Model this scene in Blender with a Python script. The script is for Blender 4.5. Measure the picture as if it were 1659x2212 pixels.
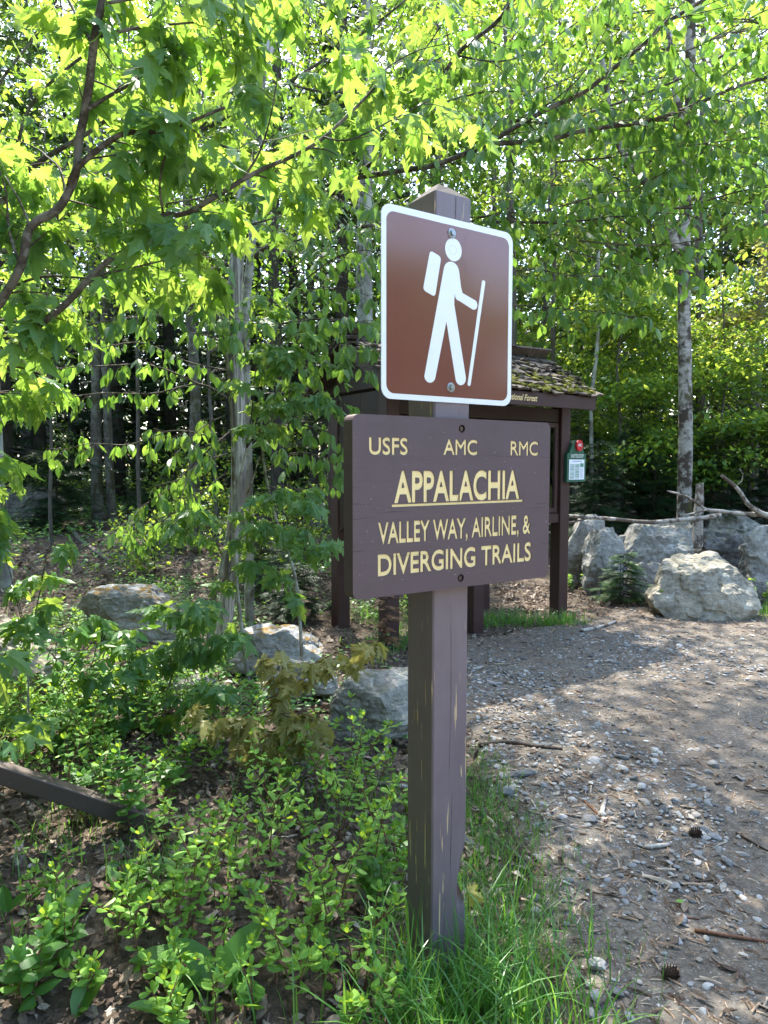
import bpy, bmesh, math, random
import numpy as np
from mathutils import Vector, Matrix, noise
from mathutils.geometry import tessellate_polygon

for o in list(bpy.data.objects):
    bpy.data.objects.remove(o)
SC = bpy.context.scene
COL = SC.collection
R = math.radians

# ------------------------------------------------------------------ camera, sky, sun, exposure
CAMH, PIT = 1.66, R(3.836)
cam = bpy.data.cameras.new('camera')
cam.sensor_fit = 'VERTICAL'; cam.sensor_height = 36.0; cam.sensor_width = 27.0
cam.lens = 24.33; cam.clip_start = 0.05; cam.clip_end = 1500
camo = bpy.data.objects.new('camera', cam); COL.objects.link(camo)
camo.location = (0, 0, CAMH); camo.rotation_euler = (R(90) - PIT, 0, 0)
SC.camera = camo

SUN_AZ, SUN_EL = R(-14), R(59)          # azimuth from +Y towards +X
w = bpy.data.worlds.new('World'); SC.world = w; w.use_nodes = True
wn = w.node_tree; bg = wn.nodes['Background']
sky = wn.nodes.new('ShaderNodeTexSky'); sky.sky_type = 'NISHITA'; sky.sun_disc = False
sky.sun_elevation = SUN_EL; sky.sun_rotation = SUN_AZ
sky.air_density = 1.2; sky.dust_density = 1.6; sky.ozone_density = 1.0
wn.links.new(sky.outputs[0], bg.inputs[0]); bg.inputs[1].default_value = 0.15
sl = bpy.data.lights.new('sun', 'SUN'); sl.energy = 3.3; sl.angle = R(0.53); sl.color = (1.0, 0.95, 0.86)
so = bpy.data.objects.new('sun', sl); COL.objects.link(so)
sv = Vector((math.sin(SUN_AZ) * math.cos(SUN_EL), math.cos(SUN_AZ) * math.cos(SUN_EL), math.sin(SUN_EL)))
so.rotation_euler = sv.to_track_quat('Z', 'Y').to_euler(); so.location = (0, 0, 30)
SC.view_settings.view_transform = 'Standard'; SC.view_settings.look = 'None'
SC.view_settings.gamma = 1; SC.view_settings.use_curve_mapping = False
SC.view_settings.exposure = 2.72
cy = SC.cycles
cy.max_bounces = 7; cy.diffuse_bounces = 4; cy.glossy_bounces = 2; cy.transmission_bounces = 4
cy.transparent_max_bounces = 6; cy.use_denoising = True; cy.caustics_reflective = False
cy.caustics_refractive = False; cy.sample_clamp_indirect = 6

# ------------------------------------------------------------------ helpers: picture measurements to places
F, CX, CYY = 1495.0, 829.5, 1106.0
CAMV = Vector((0, 0, CAMH))
def ray(x, y):
    a = (x - CX) / F; b = (CYY - y) / F
    return Vector((a, math.cos(PIT) + b * math.sin(PIT), -math.sin(PIT) + b * math.cos(PIT)))
def P(x, y, D):
    r = ray(x, y); return CAMV + r * (D / r.y)
def sm(a, b, t):
    t = np.clip((t - a) / (b - a), 0, 1); return t * t * (3 - 2 * t)
def H(x, y):
    x = np.asarray(x, float); y = np.asarray(y, float)
    left = sm(1.2, -0.6, x + 0.0 * y) if False else 1 - sm(-0.6, 1.2, x)
    rise = np.clip(y - 6, 0, 40) * 0.045 * left + np.clip(y - 9.5, 0, 40) * 0.04 * (1 - left)
    b = 0.03 * np.sin(1.7 * x + .3) * np.sin(1.3 * y + 1) + 0.014 * np.sin(4.1 * x + 2) * np.sin(3.7 * y)
    far = 1 - sm(25, 60, np.hypot(x, y))
    lf = left * 0.8 + 0.2
    back = sm(0.5, 2.0, y)
    return (rise + b * lf) * far * back
def Hf(x, y): return float(H(x, y))
def G(x, y):
    r = ray(x, y); z = 0.0; p = CAMV
    for _ in range(40):
        if r.z > -0.004: break
        p = CAMV + r * ((z - CAMH) / r.z); z = 0.5 * z + 0.5 * Hf(p.x, p.y)
    return Vector((p.x, p.y, Hf(p.x, p.y)))
def proj(Pn):
    c, s = math.cos(PIT), math.sin(PIT)
    x, y, z = Pn[:, 0], Pn[:, 1], Pn[:, 2] - CAMH
    d = y * c - z * s; v = -(z * c + y * s); dd = np.maximum(d, .05)
    return CX + F * x / dd, CYY + F * v / dd, d

# ------------------------------------------------------------------ helpers: objects
def tag(o, label=None, cat=None, group=None, kind=None):
    if label: o['label'] = label
    if cat: o['category'] = cat
    if group: o['group'] = group
    if kind: o['kind'] = kind
    return o
def thing(name, label, cat, loc=(0, 0, 0), rz=0, group=None):
    o = bpy.data.objects.new(name, None); COL.objects.link(o); o.empty_display_size = .1
    o.location = loc; o.rotation_euler = (0, 0, rz)
    return tag(o, label, cat, group)
def link(name, me, parent=None, mat=None, kind=None, label=None):
    o = bpy.data.objects.new(name, me); COL.objects.link(o)
    if parent is not None: o.parent = parent
    if mat is not None and len(me.materials) == 0: me.materials.append(mat)
    return tag(o, label, None, None, kind)

def make_mesh(name, V, polys, uv=None, rnd=None, smooth=False, attrs=None):
    me = bpy.data.meshes.new(name)
    V = np.ascontiguousarray(V, dtype=np.float32)
    polys = [np.asarray(p, dtype=np.int32) for p in polys if len(p)]
    me.vertices.add(len(V)); me.vertices.foreach_set('co', V.ravel())
    loops = np.concatenate([p.ravel() for p in polys])
    counts = np.concatenate([np.full(len(p), p.shape[1], dtype=np.int32) for p in polys])
    starts = np.concatenate([[0], np.cumsum(counts)[:-1]]).astype(np.int32)
    me.loops.add(len(loops)); me.loops.foreach_set('vertex_index', loops)
    me.polygons.add(len(counts)); me.polygons.foreach_set('loop_start', starts)
    me.polygons.foreach_set('use_smooth', np.full(len(counts), bool(smooth)))
    if uv is not None:
        l = me.uv_layers.new(name='leaf'); l.data.foreach_set('uv', np.ascontiguousarray(uv[loops], dtype=np.float32).ravel())
    at = dict(attrs or {})
    if rnd is not None: at['rnd'] = rnd
    for k, v in at.items():
        a = me.attributes.new(k, 'FLOAT', 'POINT'); a.data.foreach_set('value', np.asarray(v, dtype=np.float32))
    me.update(calc_edges=True)
    return me

class Buf:
    def __init__(s): s.V = []; s.Q = []; s.T = []; s.n = 0
    def add(s, V, quads=None, tris=None):
        V = np.asarray(V, float).reshape(-1, 3); s.V.append(V)
        if quads is not None and len(quads): s.Q.append(np.asarray(quads) + s.n)
        if tris is not None and len(tris): s.T.append(np.asarray(tris) + s.n)
        s.n += len(V)
    def box(s, x0, x1, y0, y1, z0, z1, M=None):
        V = np.array([(x, y, z) for x in (x0, x1) for y in (y0, y1) for z in (z0, z1)])
        if M is not None: V = np.array([M @ Vector(v) for v in V])
        s.add(V, [(0, 1, 3, 2), (4, 6, 7, 5), (0, 4, 5, 1), (2, 3, 7, 6), (0, 2, 6, 4), (1, 5, 7, 3)])
    def tube(s, pts, rad, k=6, cap=True, wob=0, rng=None):
        pts = np.array([tuple(p) for p in pts], float); n = len(pts)
        rad = np.broadcast_to(np.asarray(rad, float), (n,))
        t = np.gradient(pts, axis=0); t /= np.linalg.norm(t, axis=1)[:, None] + 1e-9
        ref = np.array([0., 0, 1.]) if abs(t[0, 2]) < .9 else np.array([1., 0, 0])
        u = np.zeros((n, 3)); cur = ref
        for i in range(n):
            cur = cur - t[i] * (cur @ t[i]); cur /= np.linalg.norm(cur) + 1e-9; u[i] = cur
        v = np.cross(t, u)
        a = np.arange(k) * 2 * math.pi / k
        rr = np.repeat(rad[:, None], k, 1)
        if wob and rng is not None: rr = rr * (1 + rng.uniform(-wob, wob, rr.shape))
        V = pts[:, None, :] + rr[:, :, None] * (np.cos(a)[None, :, None] * u[:, None, :] + np.sin(a)[None, :, None] * v[:, None, :])
        i = np.arange(n - 1)[:, None] * k; j = np.arange(k)[None, :]; j2 = (j + 1) % k
        q = np.stack([i + j, i + j2, i + k + j2, i + k + j], -1).reshape(-1, 4)
        tr = []
        if cap:
            tr += [(0, j_ + 1, j_) for j_ in range(1, k - 1)]
            b = (n - 1) * k; tr += [(b, b + j_, b + j_ + 1) for j_ in range(1, k - 1)]
        s.add(V.reshape(-1, 3), q, tr)
    def mesh(s, name, smooth=False, off=None):
        V = np.concatenate(s.V)
        if off is not None: V = V - np.array(tuple(off))
        pol = []
        if s.Q: pol.append(np.concatenate(s.Q))
        if s.T: pol.append(np.concatenate(s.T))
        return make_mesh(name, V, pol, smooth=smooth)

def bevel_box(name, x0, x1, y0, y1, z0, z1, bev=.004, seg=1):
    bm = bmesh.new(); bmesh.ops.create_cube(bm, size=1)
    for v in bm.verts:
        v.co = (x0 + (v.co.x + .5) * (x1 - x0), y0 + (v.co.y + .5) * (y1 - y0), z0 + (v.co.z + .5) * (z1 - z0))
    bmesh.ops.bevel(bm, geom=bm.edges[:], offset=bev, segments=seg, affect='EDGES', profile=.5)
    me = bpy.data.meshes.new(name); bm.to_mesh(me); bm.free(); return me

def resample(pts, step):
    pts = [Vector(p) for p in pts]
    # Catmull-Rom through the points
    out = []
    n = len(pts)
    for i in range(n - 1):
        p0 = pts[max(i - 1, 0)]; p1 = pts[i]; p2 = pts[i + 1]; p3 = pts[min(i + 2, n - 1)]
        m = max(1, int((p2 - p1).length / step))
        for k in range(m):
            t = k / m; t2 = t * t; t3 = t2 * t
            out.append(.5 * ((2 * p1) + (p2 - p0) * t + (2 * p0 - 5 * p1 + 4 * p2 - p3) * t2 + (3 * p1 - p0 - 3 * p2 + p3) * t3))
    out.append(pts[-1]); return out

# ------------------------------------------------------------------ materials
def nd(nt, typ, ins=None, **props):
    n = nt.nodes.new(typ)
    for k, v in props.items(): setattr(n, k, v)
    for k, v in (ins or {}).items():
        if isinstance(v, bpy.types.NodeSocket): nt.links.new(v, n.inputs[k])
        else: n.inputs[k].default_value = v
    return n
def c4(c): return (c[0], c[1], c[2], 1)
def ramp(nt, fac, stops, interp='LINEAR'):
    r = nd(nt, 'ShaderNodeValToRGB', {0: fac}); e = r.color_ramp.elements; r.color_ramp.interpolation = interp
    while len(e) < len(stops): e.new(.5)
    for i, (p, c) in enumerate(stops):
        e[i].position = p; e[i].color = c4(c) if hasattr(c, '__len__') else (c, c, c, 1)
    return r.outputs[0]
def mixc(nt, fac, a, b, mode='MIX'):
    m = nd(nt, 'ShaderNodeMix', data_type='RGBA', blend_type=mode)
    for i, v in ((0, fac), (6, a), (7, b)):
        if isinstance(v, bpy.types.NodeSocket): nt.links.new(v, m.inputs[i])
        else: m.inputs[i].default_value = c4(v) if hasattr(v, '__len__') else v
    return m.outputs[2]
def math_(nt, op, a, b=0.0, c=0.0):
    m = nd(nt, 'ShaderNodeMath', {0: a, 1: b, 2: c}, operation=op); return m.outputs[0]
def base(name):
    m = bpy.data.materials.new(name); m.use_nodes = True; nt = m.node_tree
    return m, nt, nt.nodes['Principled BSDF']
def setp(nt, b, **k):
    names = dict(col='Base Color', rough='Roughness', metal='Metallic', spec='Specular IOR Level', normal='Normal', coat='Coat Weight', coatr='Coat Roughness')
    for q, v in k.items():
        s = b.inputs[names[q]]
        if isinstance(v, bpy.types.NodeSocket): nt.links.new(v, s)
        else: s.default_value = c4(v) if hasattr(v, '__len__') else v
def noise_t(nt, vec, scale, detail=4, rough=.55, out=0, dist=0):
    return nd(nt, 'ShaderNodeTexNoise', {'Vector': vec, 'Scale': scale, 'Detail': detail, 'Roughness': rough, 'Distortion': dist}).outputs[out]
def mapping(nt, vec, scale=(1, 1, 1), loc=(0, 0, 0), rot=(0, 0, 0)):
    return nd(nt, 'ShaderNodeMapping', {'Vector': vec, 'Scale': scale, 'Location': loc, 'Rotation': rot}).outputs[0]
def bump(nt, h, strength=.3, dist=.01):
    return nd(nt, 'ShaderNodeBump', {'Height': h, 'Strength': strength, 'Distance': dist}).outputs[0]
def rnd_of(nt):
    a = nd(nt, 'ShaderNodeAttribute', attribute_name='rnd').outputs['Fac']
    o = nd(nt, 'ShaderNodeObjectInfo').outputs['Random']
    return math_(nt, 'FRACT', math_(nt, 'ADD', a, o))

def leaf_mat(name, c1, c2, t1, t2, rough=.42, spec=.4, tw=.5, vein=0, bumpv=0):
    m, nt, b = base(name)
    r = rnd_of(nt)
    col = mixc(nt, r, c1, c2); tc = mixc(nt, r, t1, t2)
    if vein:
        uv = nd(nt, 'ShaderNodeUVMap', uv_map='leaf').outputs[0]
        sx = nd(nt, 'ShaderNodeSeparateXYZ', {0: uv})
        ax = math_(nt, 'ABSOLUTE', sx.outputs[0])
        mid = math_(nt, 'LESS_THAN', ax, .014)
        if vein == 1:
            q = math_(nt, 'FRACT', math_(nt, 'MULTIPLY', math_(nt, 'SUBTRACT', sx.outputs[1], math_(nt, 'MULTIPLY', ax, 1.0)), 11.0))
        elif vein == 2:
            ang = nd(nt, 'ShaderNodeMath', {0: sx.outputs[0], 1: math_(nt, 'ADD', sx.outputs[1], .03)}, operation='ARCTAN2').outputs[0]
            q = math_(nt, 'FRACT', math_(nt, 'ADD', math_(nt, 'MULTIPLY', math_(nt, 'ABSOLUTE', ang), 1.22), .02))
        else:
            q = math_(nt, 'FRACT', math_(nt, 'MULTIPLY', ax, 28.0))
        sv_ = math_(nt, 'LESS_THAN', q, .09 if vein != 2 else .035)
        v = math_(nt, 'MAXIMUM', mid, math_(nt, 'MULTIPLY', sv_, .55))
        col = mixc(nt, math_(nt, 'MULTIPLY', v, .3), col, (.25, .36, .1))
        tc = mixc(nt, math_(nt, 'MULTIPLY', v, .45), tc, (.1, .2, .02))
        setp(nt, b, normal=bump(nt, q, .25, .004))
    setp(nt, b, col=col, rough=rough, spec=spec)
    t = nd(nt, 'ShaderNodeBsdfTranslucent', {0: tc})
    mx = nd(nt, 'ShaderNodeMixShader', {0: tw, 1: b.outputs[0], 2: t.outputs[0]})
    nt.links.new(mx.outputs[0], nt.nodes['Material Output'].inputs[0])
    return m

MAT = {}
MAT['maple'] = leaf_mat('maple_leaf', (.07, .165, .06), (.11, .23, .08), (.24, .43, .05), (.42, .56, .075), vein=2, tw=.5, rough=.4, spec=.45)
MAT['beech'] = leaf_mat('beech_leaf', (.055, .135, .04), (.09, .19, .055), (.15, .32, .04), (.33, .52, .06), vein=1, tw=.46, rough=.38, spec=.5)
MAT['canopy'] = leaf_mat('canopy_leaf', (.04, .10, .02), (.075, .15, .03), (.15, .27, .025), (.31, .39, .045), tw=.5)
MAT['canopy_bright'] = leaf_mat('sunlight_tinted_leaf', (.04, .11, .02), (.13, .24, .045), (.14, .28, .02), (.62, .72, .09), tw=.5)  # canopy leaf colours raised to stand in for sunlight on saplings and bushes
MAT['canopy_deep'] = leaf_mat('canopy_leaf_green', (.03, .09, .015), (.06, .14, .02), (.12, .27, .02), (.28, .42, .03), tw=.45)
MAT['canopy_gold'] = leaf_mat('young_canopy_leaf', (.08, .105, .025), (.13, .14, .04), (.26, .30, .04), (.38, .37, .08), tw=.5)
MAT['shrub'] = leaf_mat('shrub_leaf', (.11, .26, .035), (.19, .37, .055), (.36, .54, .03), (.52, .68, .06), vein=1, tw=.36, rough=.5)
MAT['lily'] = leaf_mat('lily_leaf', (.05, .15, .03), (.08, .2, .04), (.2, .4, .04), (.3, .5, .05), vein=3, tw=.4, rough=.35)
MAT['olive'] = leaf_mat('olive_leaf', (.21, .20, .06), (.29, .26, .09), (.42, .40, .08), (.52, .47, .12), vein=2, tw=.42)
MAT['yellow'] = leaf_mat('yellow_leaf', (.4, .35, .06), (.42, .36, .07), (.5, .45, .08), (.5, .45, .08), vein=2, tw=.4)
MAT['cover'] = leaf_mat('ground_cover_leaf', (.06, .16, .035), (.10, .23, .05), (.2, .40, .04), (.34, .52, .06), tw=.35)
MAT['needle'] = leaf_mat('fir_needle', (.010, .035, .014), (.025, .065, .02), (.03, .08, .015), (.06, .12, .02), tw=.2, rough=.5)
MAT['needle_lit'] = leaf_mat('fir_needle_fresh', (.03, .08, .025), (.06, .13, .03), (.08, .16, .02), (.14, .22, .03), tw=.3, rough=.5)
MAT['needle_dead'] = leaf_mat('fir_needle_dead', (.2, .1, .04), (.3, .17, .08), (.2, .1, .04), (.3, .17, .08), tw=.2, rough=.7)
MAT['grass'] = leaf_mat('grass_blade', (.04, .14, .025), (.09, .22, .04), (.14, .34, .03), (.28, .5, .06), tw=.4, rough=.38, spec=.5)
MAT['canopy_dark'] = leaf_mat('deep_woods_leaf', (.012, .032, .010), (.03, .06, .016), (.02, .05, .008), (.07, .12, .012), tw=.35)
MAT['litter'] = None

def litter_mat():
    m, nt, b = base('dead_leaf')
    r = rnd_of(nt)
    col = ramp(nt, r, [(0, (.06, .04, .03)), (.25, (.115, .08, .058)), (.55, (.18, .132, .097)), (.85, (.29, .225, .17)), (.93, (.45, .39, .32)), (1, (.11, .09, .075))])
    g = nd(nt, 'ShaderNodeTexCoord').outputs['Object']
    col = mixc(nt, .5, col, ramp(nt, noise_t(nt, g, 60, 3), [(.3, .5), (.7, 1.2)]), 'MULTIPLY')
    setp(nt, b, col=col, rough=.75, spec=.25)
    t = nd(nt, 'ShaderNodeBsdfTranslucent', {0: col}); mx = nd(nt, 'ShaderNodeMixShader', {0: .15, 1: b.outputs[0], 2: t.outputs[0]})
    nt.links.new(mx.outputs[0], nt.nodes['Material Output'].inputs[0]); return m
MAT['litter'] = litter_mat()

def chip_mat():
    m, nt, b = base('wood_chip'); r = rnd_of(nt)
    col = ramp(nt, r, [(0, (.07, .045, .03)), (.4, (.17, .11, .075)), (.75, (.33, .23, .15)), (1, (.46, .37, .28))])
    setp(nt, b, col=col, rough=.85, spec=.2); return m
MAT['chip'] = chip_mat()

def gravel_mat():
    m, nt, b = base('gravel_stone'); r = rnd_of(nt)
    g = nd(nt, 'ShaderNodeTexCoord').outputs['Object']
    col = ramp(nt, r, [(0, (.10, .10, .098)), (.35, (.18, .178, .175)), (.7, (.27, .262, .25)), (.9, (.42, .40, .37)), (1, (.24, .19, .15))])
    col = mixc(nt, .6, col, ramp(nt, noise_t(nt, g, 40, 4), [(.3, .6), (.7, 1.15)]), 'MULTIPLY')
    setp(nt, b, col=col, rough=.8, spec=.3, normal=bump(nt, noise_t(nt, g, 60, 3), .2, .004)); return m
MAT['gravel'] = gravel_mat()

def bark_mat(name, dark, light, patch=None, pscale=5, sc=(14, 14, 3), bs=.5, moss=0, rough=.85):
    m, nt, b = base(name); g = nd(nt, 'ShaderNodeTexCoord').outputs['Object']
    v = mapping(nt, g, sc); n1 = noise_t(nt, v, 1.6, 6, .65)
    col = ramp(nt, n1, [(.32, dark), (.66, light)])
    n2 = noise_t(nt, g, pscale, 5, .65)
    if patch is not None:
        col = mixc(nt, ramp(nt, n2, [(.48, 0), (.55, 1)]), col, patch)
    if moss:
        n3 = noise_t(nt, mapping(nt, g, (1, 1, .6), (3, 7, 1)), 4, 5, .7)
        col = mixc(nt, ramp(nt, n3, [(.55, 0), (.62, moss)]), col, (.055, .05, .012))
    setp(nt, b, col=col, rough=rough, spec=.25, normal=bump(nt, n1, bs, .02)); return m
MAT['bark'] = bark_mat('grey_brown_bark', (.05, .042, .035), (.15, .13, .11), moss=.6)
MAT['bark_grey'] = bark_mat('smooth_grey_bark', (.12, .11, .095), (.27, .255, .225), patch=(.33, .34, .29), moss=.8)
MAT['bark_mid'] = bark_mat('mid_grey_bark', (.045, .038, .03), (.12, .105, .085), patch=(.15, .145, .12), moss=.8)
MAT['bark_birch'] = bark_mat('mottled_birch_bark', (.16, .147, .125), (.36, .34, .30), patch=(.05, .038, .028), pscale=3.4, moss=.9, sc=(6, 6, 16), bs=.3)
MAT['bark_dark'] = bark_mat('dark_conifer_bark', (.025, .02, .017), (.075, .062, .052))
MAT['twig'] = bark_mat('twig_bark', (.04, .027, .02), (.10, .075, .055), sc=(40, 40, 40), bs=.2)
MAT['limb'] = bark_mat('limb_bark', (.034, .026, .02), (.095, .075, .058), patch=(.15, .135, .115), pscale=14, sc=(40, 40, 40), bs=.35)
MAT['redstem'] = bark_mat('red_brown_stem', (.09, .04, .025), (.2, .1, .06), sc=(60, 60, 20), bs=.1)
MAT['deadwood'] = bark_mat('bleached_deadwood', (.2, .17, .14), (.5, .45, .39), patch=(.12, .09, .07), pscale=7, sc=(30, 30, 30), bs=.4)

def snag_mat():
    m, nt, b = base('weathered_snag_wood'); g = nd(nt, 'ShaderNodeTexCoord').outputs['Object']
    v = mapping(nt, g, (38, 38, 1.8)); n1 = noise_t(nt, v, 1, 6, .6, dist=.6)
    col = ramp(nt, n1, [(.34, (.06, .05, .043)), (.45, (.26, .235, .21)), (.58, (.46, .44, .41)), (.75, (.62, .6, .57))])
    big = noise_t(nt, mapping(nt, g, (5, 5, .8), (2, 1, 0)), 1, 4, .6)
    col = mixc(nt, ramp(nt, big, [(.48, 0), (.62, .85)]), col, (.075, .058, .047))
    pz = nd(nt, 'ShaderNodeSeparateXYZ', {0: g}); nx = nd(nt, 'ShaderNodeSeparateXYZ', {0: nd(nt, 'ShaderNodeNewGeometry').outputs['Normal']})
    char_shade = math_(nt, 'MULTIPLY', ramp(nt, math_(nt, 'ADD', math_(nt, 'MULTIPLY', nx.outputs[0], -.5), math_(nt, 'MULTIPLY', n1, .9)), [(.42, 0), (.56, 1)]), ramp(nt, math_(nt, 'DIVIDE', pz.outputs[2], 4.0), [(.40, 0), (.5, 1), (.78, 1), (.86, 0)]))  # charring plus shade of the left-facing side, painted into the wood colour
    col = mixc(nt, math_(nt, 'MULTIPLY', char_shade, .85), col, (.05, .042, .036))
    hol = nd(nt, 'ShaderNodeTexVoronoi', {'Vector': mapping(nt, g, (40, 40, 26)), 'Scale': 1}).outputs[0]
    hm = math_(nt, 'MULTIPLY', ramp(nt, hol, [(.16, 1), (.24, 0)]), ramp(nt, noise_t(nt, g, 2.4, 3), [(.5, 0), (.58, 1)]))
    col = mixc(nt, hm, col, (.02, .015, .012))
    setp(nt, b, col=col, rough=.8, spec=.25, normal=bump(nt, math_(nt, 'SUBTRACT', n1, hm), .7, .012)); return m
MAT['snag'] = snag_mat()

def rock_mat(name, c1, c2, c3, lichen=.5, moss=.0, mossc=(.10, .085, .02)):
    m, nt, b = base(name); tc = nd(nt, 'ShaderNodeTexCoord').outputs['Object']
    geo = nd(nt, 'ShaderNodeNewGeometry')
    n1 = noise_t(nt, tc, 3.5, 8, .65); n2 = noise_t(nt, tc, 22, 6, .7); n3 = noise_t(nt, mapping(nt, tc, (1, 1, 3)), 7, 5, .6)
    col = ramp(nt, n1, [(.3, c1), (.52, c2), (.72, c3)])
    col = mixc(nt, .75, col, ramp(nt, n2, [(.3, .45), (.62, 1.25)]), 'MULTIPLY')
    lm = ramp(nt, noise_t(nt, mapping(nt, tc, (1, 1, 1), (5, 2, 9)), 9, 7, .72), [(.55, 0), (.63, lichen)])
    col = mixc(nt, lm, col, (.42, .43, .39))
    crack = ramp(nt, nd(nt, 'ShaderNodeTexVoronoi', {'Vector': mixc(nt, .12, tc, nd(nt, 'ShaderNodeTexNoise', {'Vector': tc, 'Scale': 4}).outputs[1]), 'Scale': 2.6}, feature='DISTANCE_TO_EDGE').outputs[0], [(.0, 1), (.02, 0)])
    col = mixc(nt, math_(nt, 'MULTIPLY', crack, .12), col, (.05, .045, .04))
    nz = nd(nt, 'ShaderNodeSeparateXYZ', {0: geo.outputs['Normal']}).outputs[2]
    if moss:
        mm = math_(nt, 'MULTIPLY', ramp(nt, nz, [(.35, 0), (.75, 1)]), ramp(nt, n3, [(.46, 0), (.58, moss)]))
        col = mixc(nt, mm, col, mossc)
    hgt = math_(nt, 'SUBTRACT', math_(nt, 'ADD', n2, math_(nt, 'MULTIPLY', n3, .8)), math_(nt, 'MULTIPLY', crack, .15))
    setp(nt, b, col=col, rough=.85, spec=.3, normal=bump(nt, hgt, .6, .03)); return m
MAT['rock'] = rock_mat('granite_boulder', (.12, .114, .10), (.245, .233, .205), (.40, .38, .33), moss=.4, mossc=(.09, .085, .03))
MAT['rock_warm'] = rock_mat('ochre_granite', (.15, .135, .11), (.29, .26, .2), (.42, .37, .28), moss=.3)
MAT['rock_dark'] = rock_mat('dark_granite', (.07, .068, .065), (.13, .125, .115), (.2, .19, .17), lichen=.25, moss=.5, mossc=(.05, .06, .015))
MAT['rock_moss'] = rock_mat('mossy_granite', (.15, .15, .145), (.28, .28, .27), (.4, .4, .38), moss=1.0, mossc=(.14, .085, .015))

def paint_mat(name, col, rough=.42, streaks=0.0, chipcol=(.58, .43, .22), grain=1.0, horiz=False, wear=.5, spec=.5):
    m, nt, b = base(name); tc = nd(nt, 'ShaderNodeTexCoord').outputs['Object']
    v = mapping(nt, tc, (3, 60, 60) if horiz else (60, 60, 3))
    n = noise_t(nt, v, 1, 4, .6); big = noise_t(nt, tc, 6, 4, .6)
    c = mixc(nt, .5, col, ramp(nt, big, [(.3, .75), (.7, 1.2)]), 'MULTIPLY')
    c = mixc(nt, .35, c, ramp(nt, n, [(.3, .8), (.7, 1.15)]), 'MULTIPLY')
    rgh = ramp(nt, big, [(.3, rough - .06), (.7, rough + .1)])
    h = n
    spk = ramp(nt, noise_t(nt, tc, 90, 2, .5), [(.745, 0), (.76, wear)])
    c = mixc(nt, spk, c, (.3, .28, .26))
    if streaks:
        s = noise_t(nt, mapping(nt, tc, (100, 100, 5.0), (.3, .7, 0)), 1, 3, .55)
        dens = noise_t(nt, mapping(nt, tc, (7, 7, 1.3), (4, 2, .35)), 1, 2, .5)
        th = math_(nt, 'MULTIPLY', ramp(nt, s, [(.635, 0), (.655, 1)]), ramp(nt, dens, [(.44, 0), (.5, 1)]))
        th = math_(nt, 'MULTIPLY', th, streaks)
        c = mixc(nt, th, c, chipcol); h = math_(nt, 'SUBTRACT', h, math_(nt, 'MULTIPLY', th, 2))
        rgh = mixc(nt, th, rgh, (.8, .8, .8))
    rot = nd(nt, 'ShaderNodeAttribute', attribute_name='rot').outputs['Fac']
    c = mixc(nt, rot, c, ramp(nt, noise_t(nt, mapping(nt, tc, (90, 90, 12)), 1, 4), [(.35, (.03, .018, .014)), (.6, (.1, .05, .035)), (.75, (.2, .16, .13))]))
    setp(nt, b, col=c, rough=rgh, spec=spec, normal=bump(nt, h, .25 * grain, .002)); return m
MAT['post'] = paint_mat('flaking_brown_post_paint', (.158, .120, .137), streaks=1.0, rough=.38, spec=.6)
MAT['posttop'] = paint_mat('worn_post_top_wood', (.038, .033, .033), rough=.9, spec=.15, streaks=.7, chipcol=(.12, .1, .09))
MAT['board'] = paint_mat('brown_board_paint', (.082, .052, .062), rough=.4, horiz=True)
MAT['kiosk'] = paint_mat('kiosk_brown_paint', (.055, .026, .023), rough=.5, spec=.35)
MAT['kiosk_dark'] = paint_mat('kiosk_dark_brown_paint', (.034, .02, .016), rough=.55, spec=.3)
MAT['rail'] = paint_mat('faded_rail_paint', (.06, .042, .034), rough=.6, streaks=.5, chipcol=(.14, .1, .08))
def plain(name, col, rough=.5, metal=0, spec=.5, var=.15, scale=30):
    m, nt, b = base(name); tc = nd(nt, 'ShaderNodeTexCoord').outputs['Object']
    n = noise_t(nt, tc, scale, 3)
    setp(nt, b, col=mixc(nt, var * 2, col, ramp(nt, n, [(.3, .7), (.7, 1.15)]), 'MULTIPLY'), rough=rough, metal=metal, spec=spec); return m
MAT['yellow_paint'] = plain('cream_yellow_letter_paint', (.86, .66, .31), .55, var=.10, scale=60)
MAT['signbrown'] = plain('brown_reflective_sheeting', (.165, .052, .043), .12, spec=.8, var=.04, scale=3)
MAT['signwhite'] = plain('white_reflective_sheeting', (.74, .76, .80), .3, spec=.5, var=.03)
MAT['alu'] = plain('aluminium_sheet', (.6, .6, .6), .35, 1.0)
MAT['zinc'] = plain('zinc_bolt', (.35, .36, .37), .35, 1.0, var=.3, scale=200)
MAT['rust'] = plain('rusty_bolt', (.10, .065, .05), .6, .5, var=.3, scale=200)
MAT['green'] = plain('green_board_paint', (.025, .10, .06), .45, var=.1)
MAT['greenprint'] = plain('green_print', (.10, .26, .17), .6, var=.2, scale=200)
MAT['red'] = plain('red_badge_paint', (.55, .02, .03), .35, var=.05)
MAT['white'] = plain('white_lettering', (.78, .78, .76), .5, var=.05)
MAT['paper'] = plain('white_paper', (.78, .80, .85), .6, var=.04)
MAT['greyprint'] = plain('grey_print', (.35, .35, .42), .7)
MAT['scuff'] = plain('grey_scuff', (.5, .5, .52), .6)
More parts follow.
